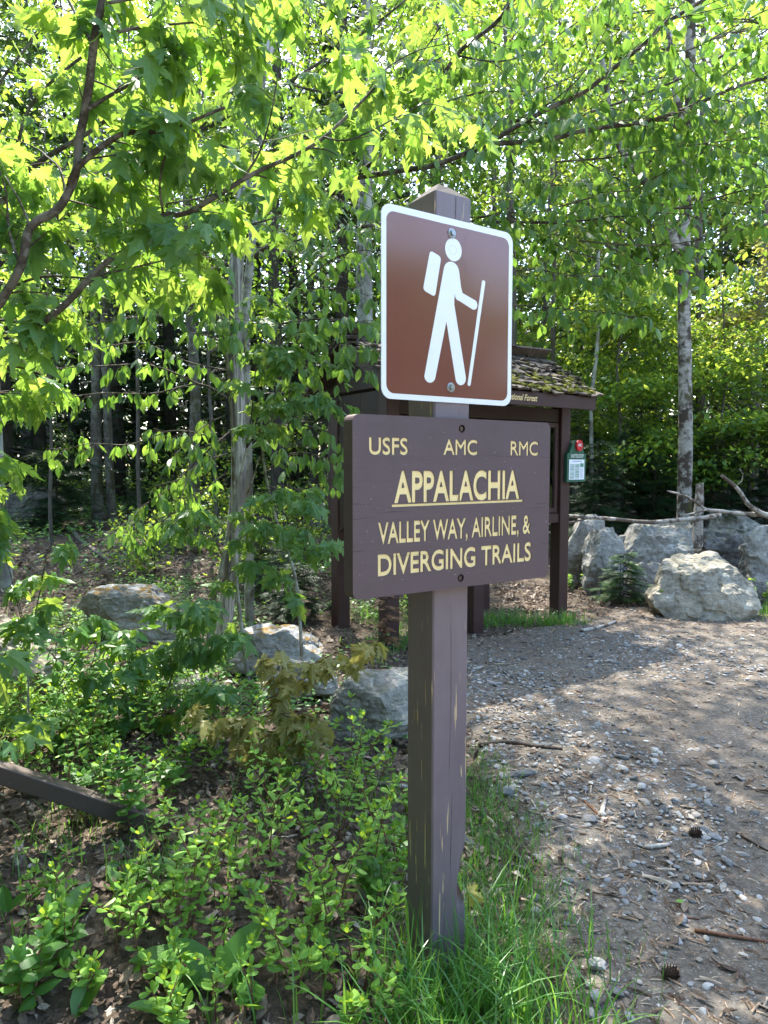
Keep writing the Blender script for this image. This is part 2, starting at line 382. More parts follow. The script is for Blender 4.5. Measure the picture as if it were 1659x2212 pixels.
def shingle_mat():
    m, nt, b = base('weathered_cedar_shingle'); tc = nd(nt, 'ShaderNodeTexCoord').outputs['Object']
    r = nd(nt, 'ShaderNodeObjectInfo').outputs['Random']
    n = noise_t(nt, mapping(nt, tc, (60, 4, 20)), 1, 5, .6)
    col = ramp(nt, n, [(.3, (.035, .027, .021)), (.55, (.11, .09, .073)), (.75, (.22, .185, .155))])
    col = mixc(nt, 1, col, ramp(nt, r, [(0, .55), (1, 1.25)]), 'MULTIPLY')
    setp(nt, b, col=col, rough=.9, spec=.2, normal=bump(nt, n, .5, .01)); return m
MAT['shingle'] = shingle_mat()
def moss_mat():
    m, nt, b = base('moss'); tc = nd(nt, 'ShaderNodeTexCoord').outputs['Object']
    n = noise_t(nt, tc, 25, 4); setp(nt, b, col=ramp(nt, n, [(.3, (.03, .03, .006)), (.55, (.1, .1, .012)), (.75, (.17, .16, .03))]), rough=.95, spec=.1, normal=bump(nt, noise_t(nt, tc, 160, 3), .8, .01)); return m
MAT['moss'] = moss_mat()
def glass_mat():
    m, nt, b = base('display_glass'); f = nd(nt, 'ShaderNodeFresnel', {0: 1.45})
    tr = nd(nt, 'ShaderNodeBsdfTransparent', {0: (.9, .93, .92, 1)}); gl = nd(nt, 'ShaderNodeBsdfGlossy', {1: .03})
    mx = nd(nt, 'ShaderNodeMixShader', {0: f.outputs[0], 1: tr.outputs[0], 2: gl.outputs[0]})
    nt.links.new(mx.outputs[0], nt.nodes['Material Output'].inputs[0]); return m
MAT['glass'] = glass_mat()
def ground_mat():
    m, nt, b = base('forest_floor'); tc = nd(nt, 'ShaderNodeTexCoord').outputs['Object']
    n1 = noise_t(nt, tc, 1.4, 6, .6); n2 = noise_t(nt, tc, 24, 6, .7)
    col = ramp(nt, n2, [(.3, (.035, .027, .021)), (.5, (.085, .066, .05)), (.7, (.16, .128, .1))])
    col = mixc(nt, .6, col, ramp(nt, n1, [(.3, .6), (.7, 1.2)]), 'MULTIPLY')
    far = nd(nt, 'ShaderNodeVectorMath', {0: tc}, operation='LENGTH').outputs['Value']
    col = mixc(nt, ramp(nt, math_(nt, 'DIVIDE', far, 60.0), [(.35, 0), (.5, 1)]), col, (.06, .09, .03))
    setp(nt, b, col=col, rough=.95, spec=.1, normal=bump(nt, n2, .8, .03)); return m
MAT['ground'] = ground_mat()
def path_mat():
    m, nt, b = base('packed_gravel_dirt'); tc = nd(nt, 'ShaderNodeTexCoord').outputs['Object']
    n1 = noise_t(nt, tc, .9, 5, .6); n2 = noise_t(nt, tc, 45, 6, .7)
    vo = nd(nt, 'ShaderNodeTexVoronoi', {'Vector': tc, 'Scale': 70}); vc = nd(nt, 'ShaderNodeSeparateColor', {0: vo.outputs['Color']}).outputs[0]
    col = ramp(nt, n2, [(.28, (.058, .05, .042)), (.5, (.132, .115, .093)), (.72, (.226, .202, .168))])
    st = math_(nt, 'MULTIPLY', ramp(nt, vc, [(.62, 0), (.66, 1)]), ramp(nt, vo.outputs['Distance'], [(.3, 1), (.45, 0)]))
    col = mixc(nt, math_(nt, 'MULTIPLY', st, .7), col, ramp(nt, vc, [(.62, (.19, .18, .165)), (1, (.36, .345, .32))]))
    col = mixc(nt, ramp(nt, n1, [(.4, 0), (.65, .6)]), col, mixc(nt, .5, col, (.13, .085, .06)))
    col = mixc(nt, .7, col, ramp(nt, noise_t(nt, tc, 3.1, 4), [(.3, .75), (.7, 1.15)]), 'MULTIPLY')
    setp(nt, b, col=col, rough=.95, spec=.15, normal=bump(nt, math_(nt, 'ADD', n2, st), .7, .015)); return m
MAT['path'] = path_mat()
MAT['lot'] = plain('pale_dry_gravel', (.40, .385, .36), .9, spec=.1)

# ------------------------------------------------------------------ leaf shapes
def outline_leaf(half, mid, fold=.25, curl=.25, wave=0, seed=0, twist=0):
    """half outline (x>=0) from base to tip, plus points on the midrib; returns verts, tris, uv"""
    rg = np.random.default_rng(seed)
    V = []; T = []; UV = []
    for sgn in (1, -1):
        poly = [(x, y) for x, y in half] + [(0, y) for y in sorted(mid, reverse=True)]
        tri = tessellate_polygon([[Vector((x, y, 0)) for x, y in poly]])
        b0 = len(V)
        for x, y in poly:
            z = -fold * abs(x) * (1 if True else 0) - curl * y * y - .6 * fold * x * x
            z += wave * rg.uniform(-1, 1) * (abs(x) > .05)
            V.append((sgn * x, y, z)); UV.append((x * sgn, y))
        for t in tri:
            a, b_, c_ = t
            pa, pb, pc = poly[a], poly[b_], poly[c_]
            ar = (pb[0] - pa[0]) * (pc[1] - pa[1]) - (pb[1] - pa[1]) * (pc[0] - pa[0])
            if (ar > 0) != (sgn > 0): a, c_ = c_, a
            T.append((b0 + a, b0 + b_, b0 + c_))
    V = np.array(V); V[:, 0] += twist * V[:, 1] ** 2
    return V, np.array(T), np.array(UV)
MAPLE_H = [(0, 0), (.06, -.04), (.30, -.14), (.215, .03), (.38, .05), (.30, .14), (.64, .36), (.47, .345), (.54, .50), (.40, .43), (.36, .49), (.175, .375), (.17, .55), (.31, .70), (.165, .69), (.11, .84), (0, 1.10)]
BEECH_H = [(0, 0), (.12, .1), (.225, .27), (.26, .46), (.24, .62), (.17, .79), (.06, .93), (0, 1.06)]
SHRUB_H = [(0, 0), (.06, .12), (.18, .38), (.25, .62), (.21, .84), (.09, .97), (0, 1.0)]
LILY_H = [(0, 0), (.09, .1), (.2, .3), (.235, .52), (.19, .76), (.09, .93), (0, 1.0)]
COVER_H = [(0, 0), (.2, .08), (.3, .35), (.24, .65), (0, 1.0)]
T_MAPLE = [outline_leaf(MAPLE_H, (.12, .4, .7), f, c, .055, i, t) for i, (f, c, t) in enumerate([(.15, .15, 0), (.35, .3, .08), (.55, .12, -.1), (.25, .55, .12), (.05, .34, -.05), (.7, .4, .1), (.3, -.1, -.12)])]
T_BEECH = [outline_leaf(BEECH_H, (.25, .5, .76), f, c, .008, i, t) for i, (f, c, t) in enumerate([(.25, .12, 0), (.5, .3, .05), (.35, .4, -.06), (.1, .25, .04)])]
T_SHRUB = [outline_leaf(SHRUB_H, (.35, .7), f, c, .0, i) for i, (f, c) in enumerate([(.3, .1), (.5, .3), (.2, -.12)])]
T_LILY = [outline_leaf(LILY_H, (.25, .5, .75), f, c, .0, i) for i, (f, c) in enumerate([(-.35, .25), (-.55, .12), (-.3, .45)])]
T_COVER = [outline_leaf(COVER_H, (.35, .7), f, c, .0, i) for i, (f, c) in enumerate([(.2, .15), (.4, .3)])]
T_DEAD = [outline_leaf(BEECH_H, (.4, .75), f, c, .06, i, t) for i, (f, c, t) in enumerate([(-.5, -.3, .1), (.4, .5, 0), (-.2, .6, .2), (.1, -.1, -.1)])]
T_DEADM = [outline_leaf(MAPLE_H, (.3, .7), f, c, .08, i, t) for i, (f, c, t) in enumerate([(-.5, -.3, .1), (.4, .5, 0)])]
T_FAR = [(np.array([(0, 0, 0), (.3, .42, -.08), (0, 1, -.12), (-.3, .42, -.08)]), np.array([(0, 1, 2), (0, 2, 3)]), np.array([(0, 0), (.3, .42), (0, 1), (-.3, .42)]))]
def frond(n=6, wd=.3, seed=0):
    rg = np.random.default_rng(seed); V = [(-.012, 0, 0), (.012, 0, 0), (0, 1, 0)]; T = [(0, 1, 2)]
    for i in range(n):
        y = .04 + .9 * i / n; L = wd * (1 - .75 * i / n) * rg.uniform(.8, 1.15)
        for s in (1, -1):
            k = len(V); V += [(0, y - .035, 0), (0, y + .045, .01), (s * L, y + L * .75, rg.uniform(-.05, .04))]
            T.append((k, k + 1, k + 2) if s > 0 else (k + 1, k, k + 2))
    V = np.array(V); return V, np.array(T), V[:, :2].copy()
T_FROND = [frond(6, .42, 1), frond(7, .36, 2)]

def frames(T, N):
    T = T / (np.linalg.norm(T, axis=1)[:, None] + 1e-9)
    Z = N - (N * T).sum(1)[:, None] * T; Z /= np.linalg.norm(Z, axis=1)[:, None] + 1e-9
    X = np.cross(T, Z); return np.stack([X, T, Z], -1)
class Leaves:
    def __init__(s): s.P = []; s.T = []; s.N = []; s.S = []
    def add(s, p, t, n, z): s.P.append(tuple(p)); s.T.append(tuple(t)); s.N.append(tuple(n)); s.S.append(z)
    def arr(s, P_, T_, N_, S_):
        s.P += list(map(tuple, P_)); s.T += list(map(tuple, T_)); s.N += list(map(tuple, N_)); s.S += list(S_)
    def get(s): return np.array(s.P, float).reshape(-1, 3), np.array(s.T, float).reshape(-1, 3), np.array(s.N, float).reshape(-1, 3), np.array(s.S, float)
def cloud_mesh(name, P_, T_, N_, S_, temps, rng, off=(0, 0, 0)):
    Rm = frames(T_, N_); k = len(P_); which = rng.integers(0, len(temps), k); rv = rng.random(k)
    VV = []; TT = []; UU = []; RR = []; n0 = 0
    for i, (tv, tt, tu) in enumerate(temps):
        idx = np.nonzero(which == i)[0]
        if not len(idx): continue
        V = np.einsum('kij,vj->kvi', Rm[idx], tv) * S_[idx][:, None, None] + (P_[idx] - np.array(tuple(off)))[:, None, :]
        nv = len(tv); tri = tt[None] + (np.arange(len(idx)) * nv)[:, None, None] + n0
        VV.append(V.reshape(-1, 3)); TT.append(tri.reshape(-1, 3)); UU.append(np.tile(tu, (len(idx), 1))); RR.append(np.repeat(rv[idx], nv)); n0 += nv * len(idx)
    return make_mesh(name, np.concatenate(VV), [np.concatenate(TT)], uv=np.concatenate(UU), rnd=np.concatenate(RR))
TEMPMESH = {}
def temp_mesh(temps, i, mat, name):
    key = (id(temps), i, mat.name)
    if key not in TEMPMESH:
        tv, tt, tu = temps[i]; me = make_mesh(name, tv, [tt], uv=tu, smooth=False); me.materials.append(mat); TEMPMESH[key] = me
    return TEMPMESH[key]
def emit_leaves(root, ls, temps, mat, rng, maxobj=300, joined='foliage', leafname='leaf'):
    P_, T_, N_, S_ = ls.get()
    if not len(P_): return
    off = np.array(root.location)
    x, y, d = proj(P_); vis = (x > -60) & (x < 1720) & (y > -60) & (y < 2270) & (d > .3)
    key = np.where(vis, S_ / np.maximum(d, .3), 0)
    order = np.argsort(-key); top = [i for i in order[:maxobj] if key[i] > 0]
    rest = np.setdiff1d(np.arange(len(P_)), np.array(top, dtype=int))
    Rm = frames(T_, N_)
    for i in top:
        me = temp_mesh(temps, int(rng.integers(0, len(temps))), mat, leafname)
        o = bpy.data.objects.new(leafname, me); COL.objects.link(o); o.parent = root
        M = Matrix.Identity(4); M3 = Rm[i] * S_[i]
        for a in range(3):
            for b_ in range(3): M[a][b_] = M3[a, b_]
            M[a][3] = P_[i, a] - off[a]
        o.matrix_basis = M
    if len(rest):
        link(joined, cloud_mesh(joined, P_[rest], T_[rest], N_[rest], S_[rest], temps, rng, off), root, mat, 'stuff')

def grow(limbs, rng, gap, tlen, lgap, lsize, droop, t0=.15, pet=.03, up=.1, out=.5, clusters=False, bias=(0, 0, 0)):
    """side twigs with leaves along the limbs; returns Leaves and a Buf of twigs"""
    ls = Leaves(); tb = Buf()
    def leaf_on(p, d, sidesign):
        h = Vector((-d.y, d.x, 0)); h = h.normalized() if h.length > 1e-4 else Vector((1, 0, 0))
        side = h * sidesign
        t = d * rng.uniform(.1, .6) + side * rng.uniform(.2, .9) * out * 2 + Vector((0, 0, -droop * rng.uniform(.5, 1.4))) + Vector(rng.normal(0, .25, 3))
        t.normalize()
        q = p + (d * .3 + side * .6 + Vector((0, 0, -.35))).normalized() * pet * rng.uniform(.5, 1.3)
        n = Vector((0, 0, 1)) + side * .2 + d * .4 + Vector(rng.normal(0, .35, 3))
        ls.add(q, t, n, rng.uniform(*lsize))
    for pts, r0, r1 in limbs:
        pp = resample(pts, .04); L = len(pp); acc = 0; sgn = 1; nxt = 0
        total = sum((pp[i + 1] - pp[i]).length for i in range(L - 1)); dist = 0
        for i in range(1, L - 1):
            st = (pp[i] - pp[i - 1]).length; dist += st
            if dist < t0 * total: continue
            acc += st
            if acc < nxt: continue
            acc = 0; nxt = gap * rng.uniform(.6, 1.4); sgn = -sgn
            d = (pp[i + 1] - pp[i - 1]).normalized()
            h = Vector((-d.y, d.x, 0)); h = h.normalized() if h.length > .05 else Vector((rng.normal(), rng.normal(), 0)).normalized()
            v = (d * rng.uniform(.4, .9) + h * sgn * rng.uniform(.4, 1.0) + Vector((0, 0, up + rng.normal(0, .28))) + Vector(bias)).normalized()
            ln = rng.uniform(*tlen) * (1 - .35 * dist / total)
            q = [pp[i]]; cur = pp[i]; dv = v.copy(); m = 5
            for k in range(m):
                dv = (dv + Vector(rng.normal(0, .12, 3)) + Vector((0, 0, -.05))).normalized(); cur = cur + dv * ln / m; q.append(cur)
            tb.tube(q, np.linspace(min(r1 * 1.0, .004), .0012, len(q)), 4, cap=False)
            qq = resample(q, lgap); s2 = 1
            for k in range(1, len(qq)):
                dd = (qq[k] - qq[k - 1]).normalized()
                if k / len(qq) > .2 or not clusters:
                    leaf_on(qq[k], dd, s2)
                    if clusters: leaf_on(qq[k], dd, -s2)
                s2 = -s2
            leaf_on(qq[-1], dv, 0.3)
        leaf_on(pp[-1], (pp[-1] - pp[-2]).normalized(), .3)
    return ls, tb

# ------------------------------------------------------------------ the ground and the path
def axis(lo, hi, fine_lo, fine_hi, fine, coarse):
    a = list(np.arange(fine_lo, fine_hi + 1e-6, fine)); s = fine; x = fine_lo
    while x > lo: s = min(s * 1.25, coarse); x -= s; a.insert(0, x)
    s = fine; x = fine_hi
    while x < hi: s = min(s * 1.25, coarse); x += s; a.append(x)
    return np.array(a)
XL_Y = [-3, 1.5, 2.0, 2.4, 2.84, 3.5, 4.38, 5.2, 5.8, 6.4, 6.9, 7.4, 7.8]
XL_X = [.9, .72, .66, .64, .68, .62, .50, .30, .25, .75, 1.5, 2.3, 2.6]
def path_mask(x, y):
    xl = np.interp(y, XL_Y, XL_X)
    wob = .05 * np.sin(5.3 * y + 1) + .03 * np.sin(13 * y) + .04 * np.sin(9.1 * x + 2)
    m = sm(-.12, .12, x - xl + wob)
    top = 8.0 - .12 * np.clip(x - 2, -1, 4)
    return m * (1 - sm(-.15, .15, y - top + wob * 1.5)) * (1 - sm(7.5, 8.5, x)) * sm(-4.5, -4, y)
gx = axis(-260, 260, -5, 7, .1, 18); gy = axis(-260, 300, .5, 12, .1, 18)
XX, YY = np.meshgrid(gx, gy); ZZ = H(XX, YY)
def grid_faces(nx, ny):
    i = np.arange(ny - 1)[:, None] * nx + np.arange(nx - 1)[None, :]
    return np.stack([i, i + 1, i + nx + 1, i + nx], -1).reshape(-1, 4)
me = make_mesh('ground', np.stack([XX, YY, ZZ], -1).reshape(-1, 3), [grid_faces(len(gx), len(gy))], smooth=True)
tag(link('ground', me, None, MAT['ground']), 'brown woodland floor of soil and old leaves', 'ground', kind='structure')
px_ = np.arange(-.6, 8.6, .06); py_ = np.arange(-4.6, 8.6, .06)
PX, PY = np.meshgrid(px_, py_); pm = path_mask(PX, PY)
PZ = H(PX, PY) + .05 * (pm - .5) + .006
PZ = np.where(pm > .9, np.minimum(PZ, H(PX, PY) + .03), PZ)
nz_ = np.array([noise.noise((x * 3, y * 3, 0)) for x, y in zip(PX.ravel(), PY.ravel())]).reshape(PX.shape)
PZ = PZ + .010 * nz_ * (pm > .5)
fc = grid_faces(len(px_), len(py_)); keep = pm.ravel()[fc].max(1) > .02
me = make_mesh('gravel_path', np.stack([PX, PY, PZ], -1).reshape(-1, 3), [fc[keep]], smooth=True)
tag(link('gravel_path', me, None, MAT['path']), 'packed grey gravel path running right of the post', 'path', kind='structure')
b = Buf(); b.box(-1.5, 60, -55, -1.0, -.2, .014)
tag(link('gravel_lot', b.mesh('gravel_lot'), None, MAT['lot']), 'open pale gravel parking ground behind the viewer', 'gravel lot', kind='structure')
def PH(x, y):  # top of path or ground
    x = np.asarray(x, float); y = np.asarray(y, float)
    m = path_mask(x, y); h = H(x, y)
    return np.where(m > .5, np.minimum(h + .05 * (m - .5) + .006, h + .03), h)

# ------------------------------------------------------------------ the trail sign
YAW = R(32.98)
sign = thing('trail_sign', 'brown wooden post carrying a hiker pictogram panel above a routed trail name board', 'sign', (.1524, 2.116, Hf(.15, 2.1)), YAW)
SZ = sign.location.z
PW, ZT = .14, 2.478 - SZ
def build_post():
    n = 9; zs = np.concatenate([[-.35], np.arange(0, ZT, .02), [ZT]]); c = .005
    ring = []
    side = np.linspace(c, PW - c, n)
    for x in side: ring.append((x, 0.0))
    for y in side: ring.append((PW, y))
    for x in side[::-1]: ring.append((x, PW))
    for y in side[::-1]: ring.append((0.0, y))
    ring = np.array(ring); k = len(ring); V = []; rot = []
    for z in zs:
        for x, y in ring:
            f = 0.0
            ex, ez = (PW - x) / .034, (z - .285) / .075
            ee = math.exp(-(max(0, ez) * .9) ** 2 - (min(0, ez) * 1.5) ** 2)
            nn = noise.noise((x * 40, y * 40, z * 22))
            g = max(0, 1 - math.hypot(ex * .9, y / .05)) * ee
            g2 = g * (1 + .9 * nn)
            dx = -.03 * g2; dy = .022 * g2
            f = min(1, max(0, (g - .16) * 5 + nn * .6 * (g > .08)))
            V.append((x + dx, y + dy, z)); rot.append(f)
    i = np.arange(len(zs) - 1)[:, None] * k; j = np.arange(k)[None, :]; j2 = (j + 1) % k
    q = np.stack([i + j, i + j2, i + k + j2, i + k + j], -1).reshape(-1, 4)
    return make_mesh('post', np.array(V), [q], attrs={'rot': rot})
link('post', build_post(), sign, MAT['post'])
def build_top():
    c = .005; V = [(c, 0, 0), (PW - c, 0, 0), (PW, c, 0), (PW, PW - c, 0), (PW - c, PW, 0), (c, PW, 0), (0, PW - c, 0), (0, c, 0)]
    a = .046; b_ = .042
    V += [(a, a, b_), (PW - a, a + .002, b_ - .002), (PW - a, PW - a, b_ - .001), (a, PW - a, b_)]
    V += [(.07, .07, .048)]
    T = [(0, 1, 9), (0, 9, 8), (1, 2, 9), (2, 3, 10), (2, 10, 9), (3, 4, 10), (4, 5, 11), (4, 11, 10), (5, 6, 11), (6, 7, 8), (6, 8, 11), (7, 0, 8), (8, 9, 12), (9, 10, 12), (10, 11, 12), (11, 8, 12)]
    V = np.array(V, float); V[:, 2] += ZT
    return make_mesh('post_top', V, [np.array(T)])
link('post_top', build_top(), sign, MAT['posttop'], label='bare weathered pyramid top of the post')
# long drying cracks of the post, thin grooves
b = Buf()
def crack(b, x, z0, z1, wd, seed):
    rg = np.random.default_rng(seed); n = 22; V = []
    for i, z in enumerate(np.linspace(z0, z1, n)):
        t = i / (n - 1); w_ = wd * math.sin(math.pi * t) ** .6 * rg.uniform(.5, 1.2); xx = x + .004 * math.sin(z * 7 + seed) + rg.normal(0, .0004)
        V += [(xx - w_, -.0006, z), (xx + w_, -.0006, z)]
    q = [(2 * i, 2 * i + 1, 2 * i + 3, 2 * i + 2) for i in range(n - 1)]
    b.add(V, q)
crack(b, .068, .62, 1.24, .0007, 1); crack(b, .079, .3, .62, .0011, 2); crack(b, .074, 2.405, ZT - .002, .0013, 3); crack(b, .1, 1.81, 1.84, .0006, 4); crack(b, .05, .05, .3, .0007, 5)
MAT['crackdark'] = plain('dark_crack', (.012, .010, .009), .9)
link('drying_cracks', b.mesh('drying_cracks'), sign, MAT['crackdark'], kind='stuff')

def rounded(x0, x1, z0, z1, r, n=7):
    out = []
    for cx, cz, a0 in ((x1 - r, z1 - r, 0), (x0 + r, z1 - r, 90), (x0 + r, z0 + r, 180), (x1 - r, z0 + r, 270)):
        for k in range(n + 1):
            a = R(a0 + 90 * k / n); out.append((cx + r * math.cos(a), cz + r * math.sin(a)))
    return out
def plate(name, outline, y0, y1):
    """closed polygon in x,z extruded from y0 (front) to y1 (back)"""
    n = len(outline); V = [(x, y0, z) for x, z in outline] + [(x, y1, z) for x, z in outline]
    tri = tessellate_polygon([[Vector((x, z, 0)) for x, z in outline]])
    T = []
    for a, b_, c_ in tri:
        pa, pb, pc = outline[a], outline[b_], outline[c_]
        ar = (pb[0] - pa[0]) * (pc[1] - pa[1]) - (pb[1] - pa[1]) * (pc[0] - pa[0])
        if ar < 0: b_, c_ = c_, b_
        T.append((a, b_, c_)); T.append((n + a, n + c_, n + b_))
    ar = sum(outline[i][0] * outline[(i + 1) % n][1] - outline[(i + 1) % n][0] * outline[i][1] for i in range(n))
    Q = []
    for i in range(n):
        j = (i + 1) % n
        Q.append((i, n + i, n + j, j) if ar > 0 else (i, j, n + j, n + i))
    return make_mesh(name, np.array(V), [np.array(Q), np.array(T)])
def capsule(p, q, r0, r1, n=8):
    p = Vector((p[0], p[1])); q = Vector((q[0], q[1])); d = (q - p).normalized(); a = math.atan2(d.y, d.x); out = []
    for k in range(n + 1):
        t = a + math.pi / 2 + math.pi * k / n; out.append((p.x + r0 * math.cos(t), p.y + r0 * math.sin(t)))
    for k in range(n + 1):
        t = a - math.pi / 2 + math.pi * k / n; out.append((q.x + r1 * math.cos(t), q.y + r1 * math.sin(t)))
    return out
def smooth_poly(pts, rad=None):
    return pts
def round_corners(pts, rs, n=5):
    out = []; m = len(pts)
    for i, p in enumerate(pts):
        r = rs[i] if hasattr(rs, '__len__') else rs
        p = Vector(p); a = Vector(pts[i - 1]); c_ = Vector(pts[(i + 1) % m])
        if r <= 0: out.append(tuple(p)); continue
        d1 = (a - p).normalized(); d2 = (c_ - p).normalized(); r1 = min(r, (a - p).length * .48, (c_ - p).length * .48)
        s = p + d1 * r1; e = p + d2 * r1
        for k in range(n + 1):
            t = k / n; q = s * (1 - t) ** 2 + p * 2 * t * (1 - t) + e * t * t; out.append((q.x, q.y))
    return out
dz = -SZ
HP = link('hiker_panel', plate('hiker_panel', rounded(-.195, .308, 1.853 + dz, 2.403 + dz, .033), -.0065, -.0035), sign, MAT['signwhite'], label='square aluminium panel with white edge and brown field')
link('brown_field', plate('brown_field', rounded(-.178, .2915, 1.8695 + dz, 2.3835 + dz, .026), -.0070, -.0066), HP, MAT['signbrown'])
def ellipse(cx, cz, rx, rz, n=28): return [(cx + rx * math.cos(2 * math.pi * k / n), cz + rz * math.sin(2 * math.pi * k / n)) for k in range(n)]
yf0, yf1 = -.0074, -.0071
link('hiker_head', plate('hiker_head', ellipse(.0645, 2.3125 + dz, .0320, .0340), yf0, yf1), HP, MAT['signwhite'])
link('hiker_backpack', plate('hiker_backpack', round_corners([(-.0235, 2.2965 + dz), (.0180, 2.2835 + dz), (-.0045, 2.163 + dz), (-.0495, 2.178 + dz)], .012), yf0, yf1), HP, MAT['signwhite'])
# body: trunk, arm and two striding legs in one outline
body = []
def arc(cx, cz, r, a0, a1, n=8): return [(cx + r * math.cos(R(a0 + (a1 - a0) * k / n)), cz + dz + r * math.sin(R(a0 + (a1 - a0) * k / n))) for k in range(n + 1)]
body += arc(.0575, 2.246, .0300, 165, 10)
body += [(.0950, 2.205 + dz), (.1010, 2.1885 + dz)]
body += arc(.1455, 2.1590, .0155, 62, -115)
body += [(.090, 2.1630 + dz), (.0800, 2.1650 + dz), (.0735, 2.1710 + dz), (.0715, 2.1845 + dz), (.0690, 2.167 + dz), (.0690, 2.15 + dz)]
body += [(.1165, 1.934 + dz)] + arc(.0962, 1.9285, .0205, 0, -165)
body += [(.0390, 2.0960 + dz)] + arc(-.0225, 1.9290, .0210, -15, -170)
link('hiker_body', plate('hiker_body', body, yf0, yf1), HP, MAT['signwhite'])
link('hiking_staff', plate('hiking_staff', capsule((.1853, 2.2320 + dz), (.1302, 1.9140 + dz), .0070, .0062), yf0, yf1), HP, MAT['signwhite'])
b = Buf(); V = []
for k in range(24):
    a_ = 2 * math.pi * k / 24
    for r_ in (.0125, .0145): V.append((.0625 + r_ * math.cos(a_) * (1 + .06 * math.sin(3 * a_)), -.00745, 2.311 + dz + r_ * math.sin(a_)))
b.add(V, [(2 * k, 2 * k + 1, (2 * k + 3) % 48, (2 * k + 2) % 48) for k in range(24)])
MAT['residue'] = plain('sticker_residue', (.58, .59, .60), .6)
link('sticker_mark', b.mesh('sticker_mark'), HP, MAT['residue'])
# thin scratches on the panel
b = Buf(); rg = np.random.default_rng(5)
for (xa, za, xb, zb) in ((.098, 2.30, .122, 2.245), (.10, 2.33, .118, 2.372), (.11, 2.35, .104, 2.31), (.088, 2.29, .115, 2.25), (-.12, 2.064, -.07, 2.066), (.25, 2.07, .28, 2.03)):
    dx, dzz = xb - xa, zb - za; L = math.hypot(dx, dzz); nx, nz = -dzz / L * .0004, dx / L * .0004
    b.add([(xa, -.0072, za + dz), (xa + nx, -.0072, za + nz + dz), (xb, -.0072, zb + dz), (xb - nx, -.0072, zb - nz + dz)], [(0, 1, 2, 3)])
link('scratches', b.mesh('scratches'), HP, MAT['kiosk'], kind='stuff')
def bolt_mesh(name, r=.011, hexr=.0075, h=.007):
    bm = bmesh.new()
    def disc(rad, n, y0, y1, top=.8):
        a = [bm.verts.new((rad * math.cos(2 * math.pi * k / n), y1, rad * math.sin(2 * math.pi * k / n))) for k in range(n)]
        c_ = [bm.verts.new((rad * math.cos(2 * math.pi * k / n), y0 * .6 + y1 * .4, rad * math.sin(2 * math.pi * k / n))) for k in range(n)]
        d = [bm.verts.new((top * rad * math.cos(2 * math.pi * k / n), y0, top * rad * math.sin(2 * math.pi * k / n))) for k in range(n)]
        for k in range(n):
            j = (k + 1) % n; bm.faces.new((a[k], a[j], c_[j], c_[k])); bm.faces.new((c_[k], c_[j], d[j], d[k]))
        bm.faces.new(d)
    disc(r * 1.35, 20, -.003, 0, .9); disc(hexr * 1.25, 6, -.003 - h, -.0029, .85)
    bmesh.ops.recalc_face_normals(bm, faces=bm.faces[:]); me = bpy.data.meshes.new(name); bm.to_mesh(me); bm.free(); return me
bm_ = bolt_mesh('bolt')
for (x, z) in ((.0574, 2.3594), (.0574, 1.8985)):
    o = link('bolt', bm_, HP, MAT['zinc']); o.location = (x, -.0073, z + dz)

# routed board: letters are cut into the wood, yellow floor in each cut
def text_mesh(txt, x0, x1, zb, h, extrude=None, bold=.010, shear=0):
    cu = bpy.data.curves.new('t', 'FONT'); cu.body = txt; cu.resolution_u = 4; cu.offset = bold; cu.shear = shear
    if extrude: cu.extrude = 1
    ob = bpy.data.objects.new('t', cu); COL.objects.link(ob)
    dg = bpy.context.evaluated_depsgraph_get(); me = bpy.data.meshes.new_from_object(ob.evaluated_get(dg))
    bpy.data.objects.remove(ob); bpy.data.curves.remove(cu)
    n = len(me.vertices); co = np.zeros(n * 3, np.float32); me.vertices.foreach_get('co', co); co = co.reshape(-1, 3)
    return me, co
def cap_height():
    me, co = text_mesh('H', 0, 1, 0, 1); h = co[:, 1].max() - co[:, 1].min(); b0 = co[:, 1].min(); bpy.data.meshes.remove(me); return h, b0
CAPH, CAPB = cap_height()
def placed_text(txt, x0, x1, zb, h, y, extrude=None, bold=.010, shear=0, name='lettering'):
    me, co = text_mesh(txt, x0, x1, zb, h, extrude, bold, shear)
    X = co[:, 0]; nx = x0 + (X - X.min()) / (X.max() - X.min()) * (x1 - x0)
    nz = zb + (co[:, 1] - CAPB) / CAPH * h
    ny = np.full(len(co), y, np.float32) if extrude is None else np.where(co[:, 2] > 0, y[0], y[1])
    V = np.stack([nx, ny, nz], -1).astype(np.float32); me.vertices.foreach_set('co', V.ravel()); me.polygons.foreach_set('use_smooth', np.zeros(len(me.polygons), dtype=bool)); me.update(); me.name = name
    me.materials.clear()
    return me
LINES = [('USFS', -.263, -.1305, 1.6915, .0465, .024), ('AMC', -.0024, .1312, 1.6930, .0445, .024), ('RMC', .2690, .3926, 1.6935, .0440, .024),
         ('APPALACHIA', -.1790, .3118, 1.5555, .0860, .034), ('VALLEY WAY, AIRLINE, &', -.2336, .3634, 1.4385, .0590, .030), ('DIVERGING TRAILS', -.2343, .3675, 1.3475, .0590, .030)]
bo = rounded(-.317, .446, 1.286 + dz, 1.802 + dz, .022, 6)
bmesh_board = plate('name_board', bo, -.05, -.0005)
board = link('name_board', bmesh_board, sign, MAT['board'], label='thick routed board with cream yellow lettering')
cutters = []
for (t, x0, x1, zb, h, bd) in LINES:
    me = placed_text(t, x0, x1, zb + dz, h, (-.056, -.0462), True, bd)
    bmx = bmesh.new(); bmx.from_mesh(me); bmesh.ops.remove_doubles(bmx, verts=bmx.verts[:], dist=1e-6); bmesh.ops.recalc_face_normals(bmx, faces=bmx.faces[:]); bmx.to_mesh(me); bmx.free()
    cutters.append(me)
